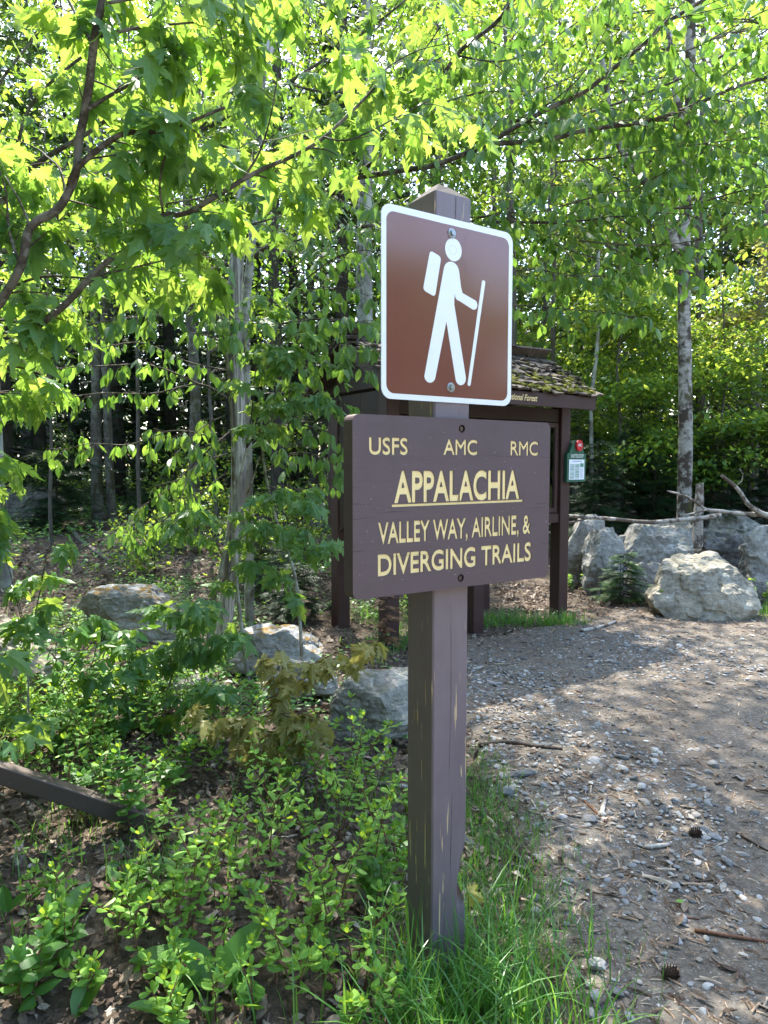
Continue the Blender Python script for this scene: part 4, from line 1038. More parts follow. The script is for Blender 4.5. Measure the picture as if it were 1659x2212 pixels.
# beech whose long branches arch over the sign to the upper right
bt = thing('beech_tree', 'slender beech with long arching branches of oval leaves above the hiker panel', 'tree', (-1.36, 6.9, Hf(-1.36, 6.9)))
o0 = Vector((-1.36, 6.9, 0))
BL = [
 ([o0 + Vector((0, 0, -.1)), Vector((-1.35, 6.9, 1.5)), P(530, 700, 6.85), P(545, 520, 6.8), P(560, 300, 6.8), P(570, 60, 6.7), P(575, -200, 6.7)], .05, .03),
 ([P(542, 560, 6.8), P(620, 500, 6.0), P(690, 440, 5.3), P(763, 382, 4.8), P(836, 327, 4.6), P(891, 269, 4.5), P(920, 233, 4.4), P(985, 120, 4.3), P(1065, 55, 4.2), P(1109, 0, 4.1), P(1150, -70, 4.1)], .022, .010),
 ([P(763, 384, 4.8), P(876, 367, 4.5), P(934, 358, 4.35), P(1007, 331, 4.25), P(1055, 309, 4.2), P(1135, 262, 4.1), P(1196, 229, 4.05), P(1260, 200, 4.0), P(1341, 135, 3.95), P(1392, 95, 3.9), P(1436, 51, 3.9), P(1503, 10, 3.9), P(1580, -40, 3.9)], .020, .009),
 (pl(4.2, 3.9, (1055, 309), (1097, 309), (1199, 298), (1266, 281), (1378, 266), (1436, 251), (1500, 227), (1571, 195), (1659, 166), (1740, 140)), .015, .008),
 (pl(4.6, 4.1, (836, 327), (950, 290), (1097, 262), (1199, 264), (1300, 234), (1378, 207), (1486, 163), (1580, 110), (1700, 40)), .010, .005),
 (pl(4.0, 4.2, (1290, 278), (1334, 267), (1436, 261), (1554, 264), (1659, 266)), .006, .002),
 (pl(4.4, 4.1, (900, 440), (1000, 470), (1097, 460), (1165, 457), (1266, 430), (1368, 406), (1456, 362), (1537, 322)), .007, .002),
 (pl(4.5, 4.2, (780, 490), (900, 478), (1097, 479), (1215, 479), (1334, 469), (1422, 457), (1503, 440), (1598, 413), (1690, 395)), .010, .004),
 (pl(4.4, 4.2, (1000, 600), (1110, 586), (1165, 581), (1215, 594), (1287, 596), (1370, 590)), .006, .002),
 (pl(4.5, 4.3, (1060, 655), (1130, 660), (1220, 668), (1320, 676), (1385, 690)), .005, .002),
 (pl(6.2, 5.0, (560, 540), (640, 520), (742, 495), (810, 486), (900, 450)), .010, .004),
 (pl(4.7, 4.3, (720, 300), (800, 250), (870, 170), (950, 60), (1000, -30)), .007, .003),
 (pl(4.3, 4.0, (985, 120), (1100, 130), (1230, 60), (1330, -20)), .006, .002),
 (pl(4.2, 3.8, (1135, 262), (1250, 170), (1300, 80), (1350, 0)), .005, .002),
 (pl(4.0, 3.8, (1392, 95), (1480, 110), (1580, 60), (1680, 10)), .005, .002),
 (pl(4.6, 4.4, (640, 620), (720, 560), (790, 540), (840, 560)), .006, .002),
 (pl(4.2, 4.0, (1200, 350), (1320, 340), (1450, 320), (1600, 300), (1700, 290)), .006, .002),
 (pl(4.1, 4.0, (1250, 520), (1380, 530), (1500, 520), (1640, 480)), .005, .002),
 (pl(4.8, 4.8, (920, 233), (1040, 200), (1180, 190), (1300, 120), (1420, 20)), .006, .002),
 (pl(4.9, 4.7, (836, 327), (900, 200), (1010, 170), (1100, 90), (1180, -20)), .007, .002),
 (pl(4.6, 4.5, (1199, 298), (1300, 370), (1420, 410), (1560, 370), (1700, 350)), .006, .002),
 (pl(4.6, 4.4, (1097, 460), (1180, 520), (1300, 560), (1420, 575), (1500, 590)), .006, .002),
 (pl(4.7, 4.6, (1097, 310), (1130, 390), (1230, 400), (1330, 400)), .006, .002),
 (pl(4.4, 4.2, (1436, 251), (1520, 330), (1620, 350), (1720, 420)), .006, .002),
 (pl(4.6, 4.5, (1196, 229), (1300, 180), (1420, 170), (1560, 120), (1690, 100)), .006, .002),
]
limb_part(bt, BL[0][0], BL[0][1], BL[0][2], mat='bark_grey', name='trunk')
for i, (pts, r0, r1) in enumerate(BL[1:]): limb_part(bt, pts, r0, r1, seed=i + 50, step=.05)
rg = np.random.default_rng(102)
ls, tb = grow(BL[1:], rg, .036, (.14, .62), .044, (.05, .098), .7, t0=.10, pet=.014, up=.02, bias=(0, .25, 0))
link('twigs', tb.mesh('twigs', True, bt.location), bt, MAT['twig'], 'stuff')
emit_leaves(bt, ls, T_BEECH, MAT['beech'], rg, 300)

# beech sprays in the middle distance on the left
def spray_tree(name, label, base, limbs, trunk, rng_seed, temps, matl, lsize, gap, tlen, lgap, droop, maxobj, barkt='bark_grey', limbm='limb', pet=.014, clusters=False, cat='tree', t0=.1, out=.5):
    t = thing(name, label, cat, (base.x, base.y, Hf(base.x, base.y)))
    if trunk: limb_part(t, trunk[0], trunk[1], trunk[2], mat=barkt, name='trunk', step=.08)
    for i, (pts, r0, r1) in enumerate(limbs): limb_part(t, pts, r0, r1, mat=limbm, seed=i, step=.05, k=6)
    rg = np.random.default_rng(rng_seed)
    ls, tb = grow(limbs, rg, gap, tlen, lgap, lsize, droop, t0=t0, pet=pet, clusters=clusters, out=out)
    if tb.V: link('twigs', tb.mesh('twigs', True, t.location), t, MAT['twig'], 'stuff')
    emit_leaves(t, ls, temps, MAT[matl], rg, maxobj)
    return t
bs = Vector((-1.05, 5.3, 0))
spray_tree('beech_sapling', 'low beech sapling spreading hanging oval leaves left of the snag', bs, [
 (pl(4.9, 3.7, (500, 900), (480, 720), (440, 660), (350, 680), (250, 690), (150, 710)), .010, .003),
 (pl(4.4, 3.6, (470, 690), (430, 640), (340, 640), (260, 670)), .006, .002),
 (pl(4.9, 4.4, (490, 860), (430, 830), (330, 850), (210, 850), (100, 870), (0, 900)), .008, .002),
 (pl(4.8, 4.5, (430, 830), (330, 790), (230, 790), (120, 800), (30, 850)), .006, .002),
 (pl(4.9, 4.2, (500, 930), (430, 990), (360, 1060), (300, 1100), (275, 1150)), .007, .002),
 (pl(4.8, 4.3, (490, 980), (420, 1010), (390, 1080), (370, 1150)), .006, .002),
 (pl(4.8, 4.3, (480, 900), (440, 920), (400, 960), (380, 980)), .005, .002),
 (pl(4.6, 4.0, (490, 760), (470, 700), (500, 690), (490, 720)), .005, .002),
 (pl(5.2, 5.4, (490, 800), (400, 780), (300, 740), (180, 760), (60, 780)), .006, .002),
 (pl(5.0, 5.2, (480, 950), (380, 930), (280, 960), (180, 960), (80, 1000)), .006, .002),
 (pl(5.0, 5.2, (490, 1020), (440, 1060), (400, 1100), (330, 1160)), .005, .002),
 (pl(4.9, 5.0, (485, 720), (420, 600), (300, 600), (160, 640), (40, 620)), .006, .002),
 ], ([bs + Vector((0, 0, -.1)), P(510, 1250, 5.2), P(505, 1050, 5.0), P(500, 900, 4.9), P(485, 720, 4.6), P(470, 640, 4.4)], .018, .007), 201, T_BEECH, 'beech', (.065, .11), .10, (.1, .32), .07, 1.2, 230)
b2 = Vector((-.62, 5.2, 0))
spray_tree('beech_sapling', 'beech sapling with bright leafy sprays between the snag and the kiosk', b2, [
 (pl(5.1, 4.4, (560, 1000), (600, 920), (660, 920), (720, 940), (760, 985)), .008, .002),
 (pl(5.1, 4.6, (570, 1020), (630, 980), (690, 985), (735, 1010)), .007, .002),
 (pl(5.0, 4.3, (570, 900), (620, 820), (680, 760), (760, 740), (815, 760)), .008, .002),
 (pl(4.9, 4.3, (575, 780), (640, 700), (720, 690), (800, 700)), .007, .002),
 (pl(5.0, 4.5, (575, 850), (640, 850), (700, 860), (730, 880)), .006, .002),
 (pl(5.0, 4.6, (600, 700), (680, 690), (760, 700), (830, 720)), .006, .002),
 (pl(5.0, 4.6, (590, 760), (680, 790), (770, 790), (830, 800)), .006, .002),
 (pl(5.0, 4.7, (580, 1050), (640, 1060), (700, 1040)), .005, .002),
 (pl(5.0, 4.8, (600, 700), (640, 640), (720, 620), (800, 640)), .006, .002),
 ], ([b2 + Vector((0, 0, -.1)), P(640, 1260, 5.15), P(590, 1100, 5.1), P(565, 950, 5.0), P(575, 800, 4.9), P(600, 700, 4.8)], .014, .006), 202, T_BEECH, 'beech', (.065, .105), .055, (.1, .35), .065, 1.0, 200)
m2 = Vector((-1.0, 4.6, 0))
spray_tree('maple_sapling', 'thin grey maple sapling leaning beside the snag with lobed leaves', m2, [
 (pl(4.5, 4.3, (533, 967), (560, 930), (615, 880), (628, 820), (630, 740)), .006, .002),
 (pl(4.5, 4.4, (533, 967), (545, 880), (552, 800), (570, 700), (578, 620)), .006, .002),
 (pl(4.6, 4.2, (500, 1130), (560, 1070), (620, 1050), (680, 1080)), .004, .002),
 (pl(4.6, 4.1, (490, 1180), (560, 1140), (620, 1130), (690, 1170)), .004, .002),
 (pl(4.6, 4.1, (480, 1200), (440, 1120), (400, 1110), (370, 1140)), .004, .002),
 (pl(4.5, 4.3, (615, 880), (660, 850), (700, 840)), .003, .0015),
 (pl(4.5, 4.2, (560, 800), (610, 740), (660, 710)), .003, .0015),
 (pl(4.7, 4.3, (470, 1270), (520, 1220), (590, 1230), (640, 1290)), .004, .0015),
 ], ([P(440, 1450, 4.65), P(462, 1300, 4.65), P(490, 1170, 4.6), P(515, 1050, 4.55), P(533, 967, 4.5)], .016, .008), 203, T_MAPLE, 'maple', (.075, .12), .085, (.06, .2), .09, .9, 150, pet=.05, clusters=True)
g1 = G(348, 1558)
spray_tree('maple_seedling', 'knee high maple seedling with fresh green lobed leaves in front of the grey slab', g1, [
 (pl(4.35, 3.9, (375, 1450), (400, 1380), (420, 1320), (430, 1290)), .004, .002),
 (pl(4.35, 3.9, (372, 1460), (330, 1440), (270, 1430), (210, 1450)), .004, .002),
 (pl(4.35, 3.8, (355, 1520), (300, 1500), (220, 1500), (160, 1510)), .004, .002),
 (pl(4.3, 3.9, (380, 1440), (440, 1400), (480, 1370), (500, 1340)), .003, .002),
 (pl(4.3, 4.2, (385, 1420), (380, 1350), (360, 1310)), .003, .002),
 (pl(4.3, 3.9, (380, 1440), (300, 1400), (230, 1350), (180, 1340)), .004, .002),
 (pl(4.3, 3.8, (350, 1540), (420, 1500), (470, 1470)), .003, .002),
 (pl(4.3, 3.8, (352, 1545), (270, 1560), (200, 1570), (100, 1560)), .004, .002),
 ], ([g1 + Vector((0, 0, -.05)), P(360, 1500, 4.35), P(378, 1442, 4.3), P(392, 1400, 4.25)], .012, .005), 204, T_MAPLE, 'maple', (.085, .13), .085, (.05, .16), .08, .55, 90, pet=.05, clusters=True, cat='sapling')
g2 = G(60, 1600)
spray_tree('maple_seedling', 'maple seedling with bright leaves at the left edge above the ochre boulder', g2, [
 (pl(3.6, 3.5, (60, 1450), (50, 1350), (40, 1300), (20, 1280)), .004, .002),
 (pl(3.6, 3.4, (60, 1400), (90, 1260), (100, 1200), (120, 1180)), .004, .002),
 (pl(3.6, 3.4, (60, 1500), (60, 1540), (100, 1550)), .003, .002),
 (pl(3.6, 3.5, (55, 1380), (20, 1230), (5, 1190)), .003, .002),
 ], ([g2 + Vector((0, 0, -.05)), P(62, 1520, 3.6), P(60, 1440, 3.6)], .008, .004), 205, T_MAPLE, 'maple', (.07, .12), .13, (.05, .13), .09, .6, 40, pet=.04, clusters=True, cat='sapling')
g3 = G(507, 1640)
spray_tree('red_maple_seedling', 'young maple with olive bronze lobed leaves left of the sign post', g3, [
 (pl(3.55, 3.3, (507, 1560), (580, 1510), (645, 1472), (705, 1420), (790, 1388)), .004, .002),
 (pl(3.55, 3.35, (520, 1560), (560, 1550), (640, 1540), (700, 1560)), .003, .0015),
 (pl(3.6, 3.4, (507, 1590), (470, 1560), (440, 1540)), .003, .0015),
 (pl(3.6, 3.4, (600, 1500), (610, 1440), (600, 1400)), .003, .0015),
 (pl(3.6, 3.35, (510, 1600), (560, 1600), (640, 1600)), .003, .0015),
 ], ([g3 + Vector((0, 0, -.05)), P(500, 1600, 3.58), P(507, 1560, 3.55)], .007, .004), 206, T_MAPLE, 'olive', (.07, .11), .08, (.05, .14), .08, .7, 90, limbm='redstem', pet=.04, clusters=True, cat='sapling')
g4 = G(118, 1640)
spray_tree('wild_cherry_seedling', 'dark stemmed seedling with oval leaves left of the green maple seedling', g4, [
 (pl(4.0, 3.6, (130, 1480), (170, 1420), (230, 1370), (290, 1360)), .004, .002),
 (pl(4.0, 3.6, (140, 1450), (100, 1400), (60, 1380)), .003, .002),
 (pl(4.0, 3.7, (130, 1500), (190, 1450), (210, 1390)), .003, .002),
 (pl(4.0, 3.7, (130, 1490), (120, 1400), (150, 1350)), .003, .002),
 ], ([g4 + Vector((0, 0, -.05)), P(118, 1560, 4.0), P(130, 1480, 4.0)], .007, .004), 207, T_BEECH, 'cover', (.05, .085), .09, (.06, .16), .05, .25, 60, limbm='twig', cat='sapling')

# dead snag
sn = thing('dead_snag', 'grey barkless dead tree trunk leaning up through the leaves on the left', 'dead tree', G(478, 1420))
pts = [P(472, 1455, 5.9), P(478, 1400, 5.9), P(490, 1300, 5.92), P(505, 1150, 5.95), P(515, 1050, 5.95), P(516, 950, 6), P(509, 800, 6), P(507, 650, 6), P(515, 520, 6.02), P(526, 420, 6.05), P(535, 300, 6.1), P(552, 200, 6.1), P(592, 70, 6.2), P(625, -30, 6.2), P(655, -130, 6.3)]
pp = resample(pts, .04); n = len(pp); t = np.linspace(0, 1, n)
rr = np.interp(t, [0, .06, .2, .35, .55, .75, 1], [.085, .066, .064, .067, .06, .046, .042])
b = Buf(); b.tube(pp, rr, 28, wob=.035, rng=np.random.default_rng(77))
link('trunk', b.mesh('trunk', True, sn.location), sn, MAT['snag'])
for (pts, r0) in ((pl(6.0, 6.1, (500, 600), (470, 560), (440, 555)), .012), (pl(6, 5.8, (528, 1080), (545, 1040), (560, 985)), .01)):
    limb_part(sn, pts, r0, .003, mat='deadwood', name='branch_stub')
# dead twig before the left of the hiker panel
dtw = thing('dead_branch', 'bare grey dead branch reaching toward the left side of the hiker panel', 'branch', P(600, 540, 6.3))
limb_part(dtw, pl(6.3, 5.6, (600, 540), (658, 547), (734, 562), (825, 585), (870, 600)), .012, .004, mat='deadwood', name='stem')

# ------------------------------------------------------------------ trees of the woods
def far_leaf(rng, centers, sig, per, size, off=(0, 0, 0)):
    c_ = np.repeat(centers, per, 0); k = len(c_)
    P_ = c_ + rng.normal(0, 1, (k, 3)) * np.array(sig)
    az = rng.uniform(0, 2 * math.pi, k)
    T_ = np.stack([np.cos(az), np.sin(az), rng.uniform(-1.1, .15, k)], -1)
    N_ = np.stack([rng.normal(0, .45, k), rng.normal(0, .45, k), np.ones(k)], -1)
    return P_, T_, N_, rng.uniform(size * .7, size * 1.3, k)
def woods_tree(name, label, x, D, r, Ht, cz0, cz1, cr, nclump, per, lsize, leaf='canopy', bark='bark', seed=0, lean=(0, 0), fork=None, group=None, sig=(.45, .45, .16), trunkpts=None, cat='tree', near=.35):
    if isinstance(x, tuple): X = x[0]
    else: X = (x - CX) / F * D
    z0 = Hf(X, D); rng = np.random.default_rng(seed)
    t = thing(name, label, cat, (X, D, z0), 0, group)
    n = 9; zz = np.linspace(-.2, Ht, n)
    tp = trunkpts or [Vector((X + lean[0] * z / Ht + rng.normal(0, .03) * (z > .5), D + lean[1] * z / Ht + rng.normal(0, .03) * (z > .5), z0 + z)) for z in zz]
    pp = resample(tp, .3); m = len(pp); tt_ = np.linspace(0, 1, m)
    rr = r * (1.0 - .65 * tt_) + r * .45 * np.exp(-tt_ * Ht / .25)
    b = Buf(); b.tube(pp, rr, 12, wob=.05, rng=rng); link('trunk', b.mesh('trunk', True, t.location), t, MAT[bark])
    if fork:
        for (fp, f0, f1) in fork: limb_part(t, fp, f0, f1, mat=bark, name='limb', step=.15, wob=.05, k=10)
    if nclump:
        C = []; lb = Buf()
        for i in range(nclump):
            z = rng.uniform(cz0, cz1); q = (z - cz0) / (cz1 - cz0)
            a = rng.uniform(0, 2 * math.pi); L = cr * (1 - .55 * q ** 1.5) * rng.uniform(.45, 1.0)
            k = min(max(z - .25 * L, .3), Ht) / Ht; st = pp[min(m - 1, int(k * (m - 1)))]
            en = Vector((st.x + math.cos(a) * L, st.y + math.sin(a) * L, z0 + z + .1 * L))
            mid = st.lerp(en, .5) + Vector((0, 0, .12 * L)) + Vector(rng.normal(0, .08, 3))
            lb.tube(resample([st, mid, en], .25), np.linspace(max(.008, r * .16), .004, len(resample([st, mid, en], .25))), 5, cap=False)
            for s_ in (.55, .8, 1.0): 
                qv = st.lerp(en, s_) + Vector((0, 0, .12 * L * (1 - abs(2 * s_ - 1)))); C.append(tuple(qv))
        link('limbs', lb.mesh('limbs', True, t.location), t, MAT[bark], 'stuff')
        P_, T_, N_, S_ = far_leaf(rng, np.array(C), sig, per, lsize)
        link('crown', cloud_mesh('crown', P_, T_, N_, S_, T_FAR, rng, t.location), t, MAT[leaf], 'stuff')
    return t
def conifer(name, label, x, D, r, Ht, z_lo, cr, nb_, nf, fl, mat='needle', seed=0, group=None, bark='bark_dark', cat='tree'):
    X = x[0] if isinstance(x, tuple) else (x - CX) / F * D
    z0 = Hf(X, D); rng = np.random.default_rng(seed); t = thing(name, label, cat, (X, D, z0), 0, group)
    pp = [Vector((X + .04 * math.sin(z * .4 + seed), D, z0 + z)) for z in np.linspace(-.2, Ht, 8)]
    b = Buf(); b.tube(pp, np.linspace(r * 1.1, r * .12, 8), 10, wob=.05, rng=rng); link('trunk', b.mesh('trunk', True, t.location), t, MAT[bark])
    ls = Leaves(); lb = Buf()
    for i in range(nb_):
        z = z_lo + (Ht - z_lo) * (i / nb_) ** 1.0; q = (z - z_lo) / (Ht - z_lo)
        L = cr * (1 - q) ** .8 * rng.uniform(.6, 1.1) + .08; a = rng.uniform(0, 2 * math.pi); dr = rng.uniform(-.35, .1)
        dv = Vector((math.cos(a), math.sin(a), dr)); st = Vector((X, D, z0 + z)); en = st + dv * L
        lb.tube([st, st + dv * L * .5 + Vector((0, 0, .03 * L)), en], [max(.006, r * .15), .005, .002], 4, cap=False)
        m = max(2, int(nf * L / cr)); side = Vector((-dv.y, dv.x, 0)).normalized()
        for k in range(m):
            s_ = rng.uniform(.15, 1.0); p_ = st.lerp(en, s_) + Vector((0, 0, .02))
            sg = rng.choice([-1, 1]); tv = dv * .8 + side * sg * rng.uniform(.3, 1.1) + Vector((0, 0, rng.normal(-.12, .15)))
            ls.add(p_, tv, Vector((rng.normal(0, .25), rng.normal(0, .25), 1)), fl * rng.uniform(.6, 1.3) * (1.2 - .5 * s_))
        ls.add(en - dv * .1, dv, (0, 0, 1), fl)
    link('branches', lb.mesh('branches', False, t.location), t, MAT[bark], 'stuff')
    P_, T_, N_, S_ = ls.get()
    link('foliage', cloud_mesh('foliage', P_, T_, N_, S_, T_FROND, rng, t.location), t, MAT[mat], 'stuff')
    return t

# --- right side, sunlit broadleaf woods
D = 10.3
bx = lambda x, y, d=D: P(x, y, d)
woods_tree('birch_tree', 'tall mottled grey birch with mossy patches rising behind the rock wall', 1479, D, .108, 13, 6.5, 13, 3.0, 34, 60, .10, 'canopy', 'bark_birch', 301,
    trunkpts=[bx(1479, 1190), bx(1479, 1050), bx(1481, 900), bx(1478, 700), bx(1478, 508), bx(1481, 400), bx(1490, 288), bx(1491, 100), bx(1492, -150), bx(1488, -600), bx(1470, -1000)],
    fork=[([bx(1472, 560), bx(1458, 520), bx(1440, 470), bx(1412, 420), bx(1378, 372), bx(1341, 322), bx(1318, 240), bx(1300, 120)], .062, .03), ([bx(1486, 330), bx(1470, 250), bx(1452, 152), bx(1440, 30), bx(1430, -150)], .055, .04)])
RT = [  # x, D, r, H, cz0, cz1, cr, nclump, per, ls, leaf, bark, name, label
 (1268, 13, .045, 11, 3.5, 10, 1.7, 26, 60, .10, 'canopy', 'bark_grey', 'birch_tree', 'thin pale straight trunk just right of the kiosk roof'),
 (1112, 15, .13, 14, 3.6, 13, 3.0, 46, 80, .12, 'canopy', 'bark', 'maple_tree', 'thick dark trunk showing above the right corner of the hiker panel'),
 (1158, 17, .08, 13, 3, 12, 2.4, 40, 80, .12, 'canopy_gold', 'bark', 'maple_tree', 'slim dark trunk with yellowish young leaves right of the thick one above the panel'),
 (1202, 14.5, .06, 11, 2.6, 10, 2.2, 40, 80, .11, 'canopy', 'bark', 'maple_tree', 'slim brown trunk midway between the hiker panel and the thin pale trunk'),
 (1512, 14.5, .11, 13, 2.2, 12, 2.8, 44, 90, .11, 'canopy', 'bark', 'maple_tree', 'dark trunk close behind the right side of the tall birch'),
 (1625, 16, .14, 14, 4, 13, 3.2, 44, 80, .12, 'canopy_gold', 'bark', 'maple_tree', 'dark trunk with golden young leaves near the upper right corner'),
 (1668, 12, .07, 10, 2.6, 9, 2.2, 30, 90, .10, 'canopy', 'bark', 'maple_tree', 'leaning dark trunk at the right edge of the photo'),
 (1345, 13, .035, 5.5, 1.2, 5.2, 1.6, 34, 100, .085, 'canopy_bright', 'bark', 'beech_sapling', 'leafy sapling between the thin pale trunk and the tall birch'),
 (1575, 12.5, .035, 5, 1.2, 4.8, 1.5, 34, 100, .085, 'canopy_bright', 'bark', 'beech_sapling', 'leafy sapling right of the tall birch above the fallen branches'),
 (1420, 15, .04, 6, 1.4, 5.6, 1.7, 34, 100, .09, 'canopy_bright', 'bark', 'beech_sapling', 'green sapling just left of the tall birch'),
 (1650, 13.5, .04, 6.5, 1.4, 6, 1.8, 36, 100, .09, 'canopy_gold', 'bark', 'beech_sapling', 'golden green sapling at the right edge above the back rock'),
 (1230, 16, .04, 6.5, 1.5, 6, 1.7, 36, 90, .10, 'canopy_bright', 'bark', 'beech_sapling', 'green sapling behind the shuttle stop board'),
 (1330, 20, .1, 15, 3, 14, 3.2, 50, 80, .15, 'canopy', 'bark', 'maple_tree', 'tree seen deep in the woods left of the tall birch'),
 (1400, 24, .12, 16, 3, 15, 3.6, 50, 80, .17, 'canopy', 'bark', 'maple_tree', 'tree far back in the woods directly left of the birch fork'),
 (1570, 22, .12, 13, 3, 12, 3.4, 46, 80, .16, 'canopy', 'bark', 'maple_tree', 'tree far back in the woods right of the birch'),
 (1240, 23, .12, 16, 3, 15, 3.4, 50, 80, .16, 'canopy', 'bark', 'maple_tree', 'tree far back in the woods above the kiosk roof end'),
 (1700, 20, .12, 13, 2, 12, 3.2, 46, 80, .15, 'canopy', 'bark', 'maple_tree', 'tree back in the woods beyond the right edge'),
 (1060, 20, .12, 15, 3, 14, 3.2, 50, 80, .15, 'canopy', 'bark', 'maple_tree', 'tree deep in the woods behind the hiker panel'),
 (960, 17, .1, 14, 3, 13, 3.0, 46, 80, .13, 'canopy', 'bark', 'maple_tree', 'tree in the woods directly above the post top'),
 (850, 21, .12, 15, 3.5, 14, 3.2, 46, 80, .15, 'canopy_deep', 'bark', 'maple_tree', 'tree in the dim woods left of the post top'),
 (1900, 11, .11, 12, 3.2, 11, 2.6, 40, 80, .11, 'canopy', 'bark_grey', 'maple_tree', 'maple standing outside the right edge behind the rock wall'),
]
for i, (x, D_, r, Ht, a, c_, cr, nc, per, lsz, leaf, bark, nm, lab) in enumerate(RT):
    tall = Ht > 7.5
    woods_tree(nm, lab, x, D_, r, Ht, a, c_, cr, int(nc * ((.34 if D_ < 17.5 else 1.0) if tall else .95)), int(per * ((.42 if D_ < 17.5 else .75) if tall else .66)), lsz * (1.1 if tall else 1.25), leaf, bark, 400 + i, lean=(random.Random(i).uniform(-.5, .5), 0), sig=(.42, .42, .10) if tall else (.30, .30, .07))
for i, (x, D_, lab) in enumerate(((1090, 26, 'tall tree high up behind the right corner of the hiker panel'), (1240, 27, 'tall tree high up left of the thin pale trunk'), (1385, 26.5, 'tall tree high up between the thin pale trunk and the birch fork'), (1540, 27.5, 'tall tree high up just right of the birch top'), (1660, 26, 'tall tree high up at the right edge'), (930, 27, 'tall tree high up above the post'), (-40, 24, 'tall tree high up at the left edge'), (110, 25, 'tall tree high up behind the near maple stem'), (260, 26, 'tall tree high up left of the snag top'), (430, 26, 'tall tree high up above the middle of the maple'), (700, 26.5, 'tall tree high up between snag and post'))):
    woods_tree('maple_tree', lab, x, D_, .13, 20, 8.5, 19, 3.6, 34, 52, .2, 'canopy', 'bark', 460 + i, sig=(.5, .5, .15))
# --- left and centre, dim mixed woods
LT = [
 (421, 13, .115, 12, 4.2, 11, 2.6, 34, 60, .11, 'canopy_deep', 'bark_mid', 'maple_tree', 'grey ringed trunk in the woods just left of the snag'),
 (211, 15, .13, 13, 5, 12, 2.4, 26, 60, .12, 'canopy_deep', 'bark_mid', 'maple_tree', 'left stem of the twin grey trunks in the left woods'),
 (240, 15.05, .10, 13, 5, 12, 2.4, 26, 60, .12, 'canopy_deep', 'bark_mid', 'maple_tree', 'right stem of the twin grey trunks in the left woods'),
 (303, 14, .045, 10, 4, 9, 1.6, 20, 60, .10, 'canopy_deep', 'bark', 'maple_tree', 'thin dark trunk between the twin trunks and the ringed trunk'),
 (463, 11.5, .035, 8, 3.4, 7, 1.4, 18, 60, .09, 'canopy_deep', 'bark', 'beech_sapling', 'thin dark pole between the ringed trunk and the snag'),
 (4, 8.6, .085, 11, 4.5, 10, 2.0, 26, 60, .09, 'canopy', 'bark_grey', 'maple_tree', 'pale trunk standing on the left edge of the photo'),
 (772, 10.6, .085, 13, 7.0, 12.6, 4.2, 56, 56, .12, 'canopy', 'bark_grey', 'maple_tree', 'left one of two mossy grey trunks behind the kiosk roof'),
 (802, 10.4, .075, 13, 7.0, 12.6, 4.2, 56, 56, .12, 'canopy', 'bark_grey', 'maple_tree', 'right one of two mossy grey trunks behind the kiosk roof'),
 (598, 13.5, .15, 13, 5, 12, 2.6, 30, 60, .11, 'canopy_deep', 'bark_dark', 'maple_tree', 'thick dark trunk in the shade between the snag and the kiosk'),
 (680, 17, .12, 14, 5, 13, 3.0, 36, 60, .14, 'canopy_deep', 'bark_dark', 'maple_tree', 'dark trunk far back to the left of the kiosk'),
 (110, 11.5, .03, 7, 3, 6.5, 1.4, 18, 60, .09, 'canopy', 'bark', 'beech_sapling', 'thin pole left of the twin grey trunks'),
 (-150, 10, .09, 11, 4, 10, 2.4, 26, 60, .10, 'canopy', 'bark_grey', 'maple_tree', 'maple standing outside the left edge'),
]
for i, (x, D_, r, Ht, a, c_, cr, nc, per, lsz, leaf, bark, nm, lab) in enumerate(LT):
    woods_tree(nm, lab, x, D_, r, Ht, a, c_, cr, int(nc * .5), per, lsz, leaf, bark, 500 + i, lean=(random.Random(i + 9).uniform(-.25, .25), 0))
LC = [
 (258, 20, .2, 15, 2.6, 2.4, 90, 26, .5, 'needle', 'spruce_tree', 'dark spruce right behind the twin grey trunks'),
 (92, 19, .18, 14, 1.8, 2.6, 100, 26, .5, 'needle', 'spruce_tree', 'dark spruce behind the far left boulder'),
 (165, 23, .2, 16, 2.8, 2.8, 90, 26, .6, 'needle', 'spruce_tree', 'dark spruce farther back between the boulder and the twin trunks'),
 (370, 22, .2, 15, 2.6, 2.8, 90, 26, .6, 'needle', 'spruce_tree', 'dark spruce behind the ringed trunk on its left'),
 (500, 19, .17, 14, 1.5, 2.6, 100, 26, .5, 'needle', 'spruce_tree', 'dark spruce behind the snag'),
 (640, 21, .2, 15, 1.5, 2.8, 100, 26, .55, 'needle', 'spruce_tree', 'dark spruce in the gap left of the kiosk'),
 (745, 14.5, .16, 15, 3.5, 2.2, 110, 24, .42, 'needle', 'spruce_tree', 'shaggy spruce trunk rising behind the kiosk roof peak'),
 (20, 15, .15, 13, 1.6, 2.4, 100, 24, .45, 'needle', 'spruce_tree', 'dark spruce behind the pale trunk on the left edge'),
 (-90, 18, .18, 14, 1.5, 2.6, 90, 24, .5, 'needle', 'spruce_tree', 'dark spruce beyond the left edge of the photo'),
 (560, 25, .2, 16, 1.5, 3.0, 90, 24, .6, 'needle', 'spruce_tree', 'dark spruce far back right of the snag'),
 (330, 28, .2, 16, 2.5, 3.0, 90, 24, .7, 'needle', 'spruce_tree', 'dark spruce farthest back between the trunks'),
 (880, 24, .2, 16, 1.5, 3.0, 90, 24, .6, 'needle', 'spruce_tree', 'dark spruce far behind the sign post'),
]
for i, (x, D_, r, Ht, zl, cr, nb_, nf, fl, mt, nm, lab) in enumerate(LC):
    conifer(nm, lab, x, D_, r, Ht, zl * .5, cr, int(nb_ * 1.5), nf, fl, mt, 600 + i)
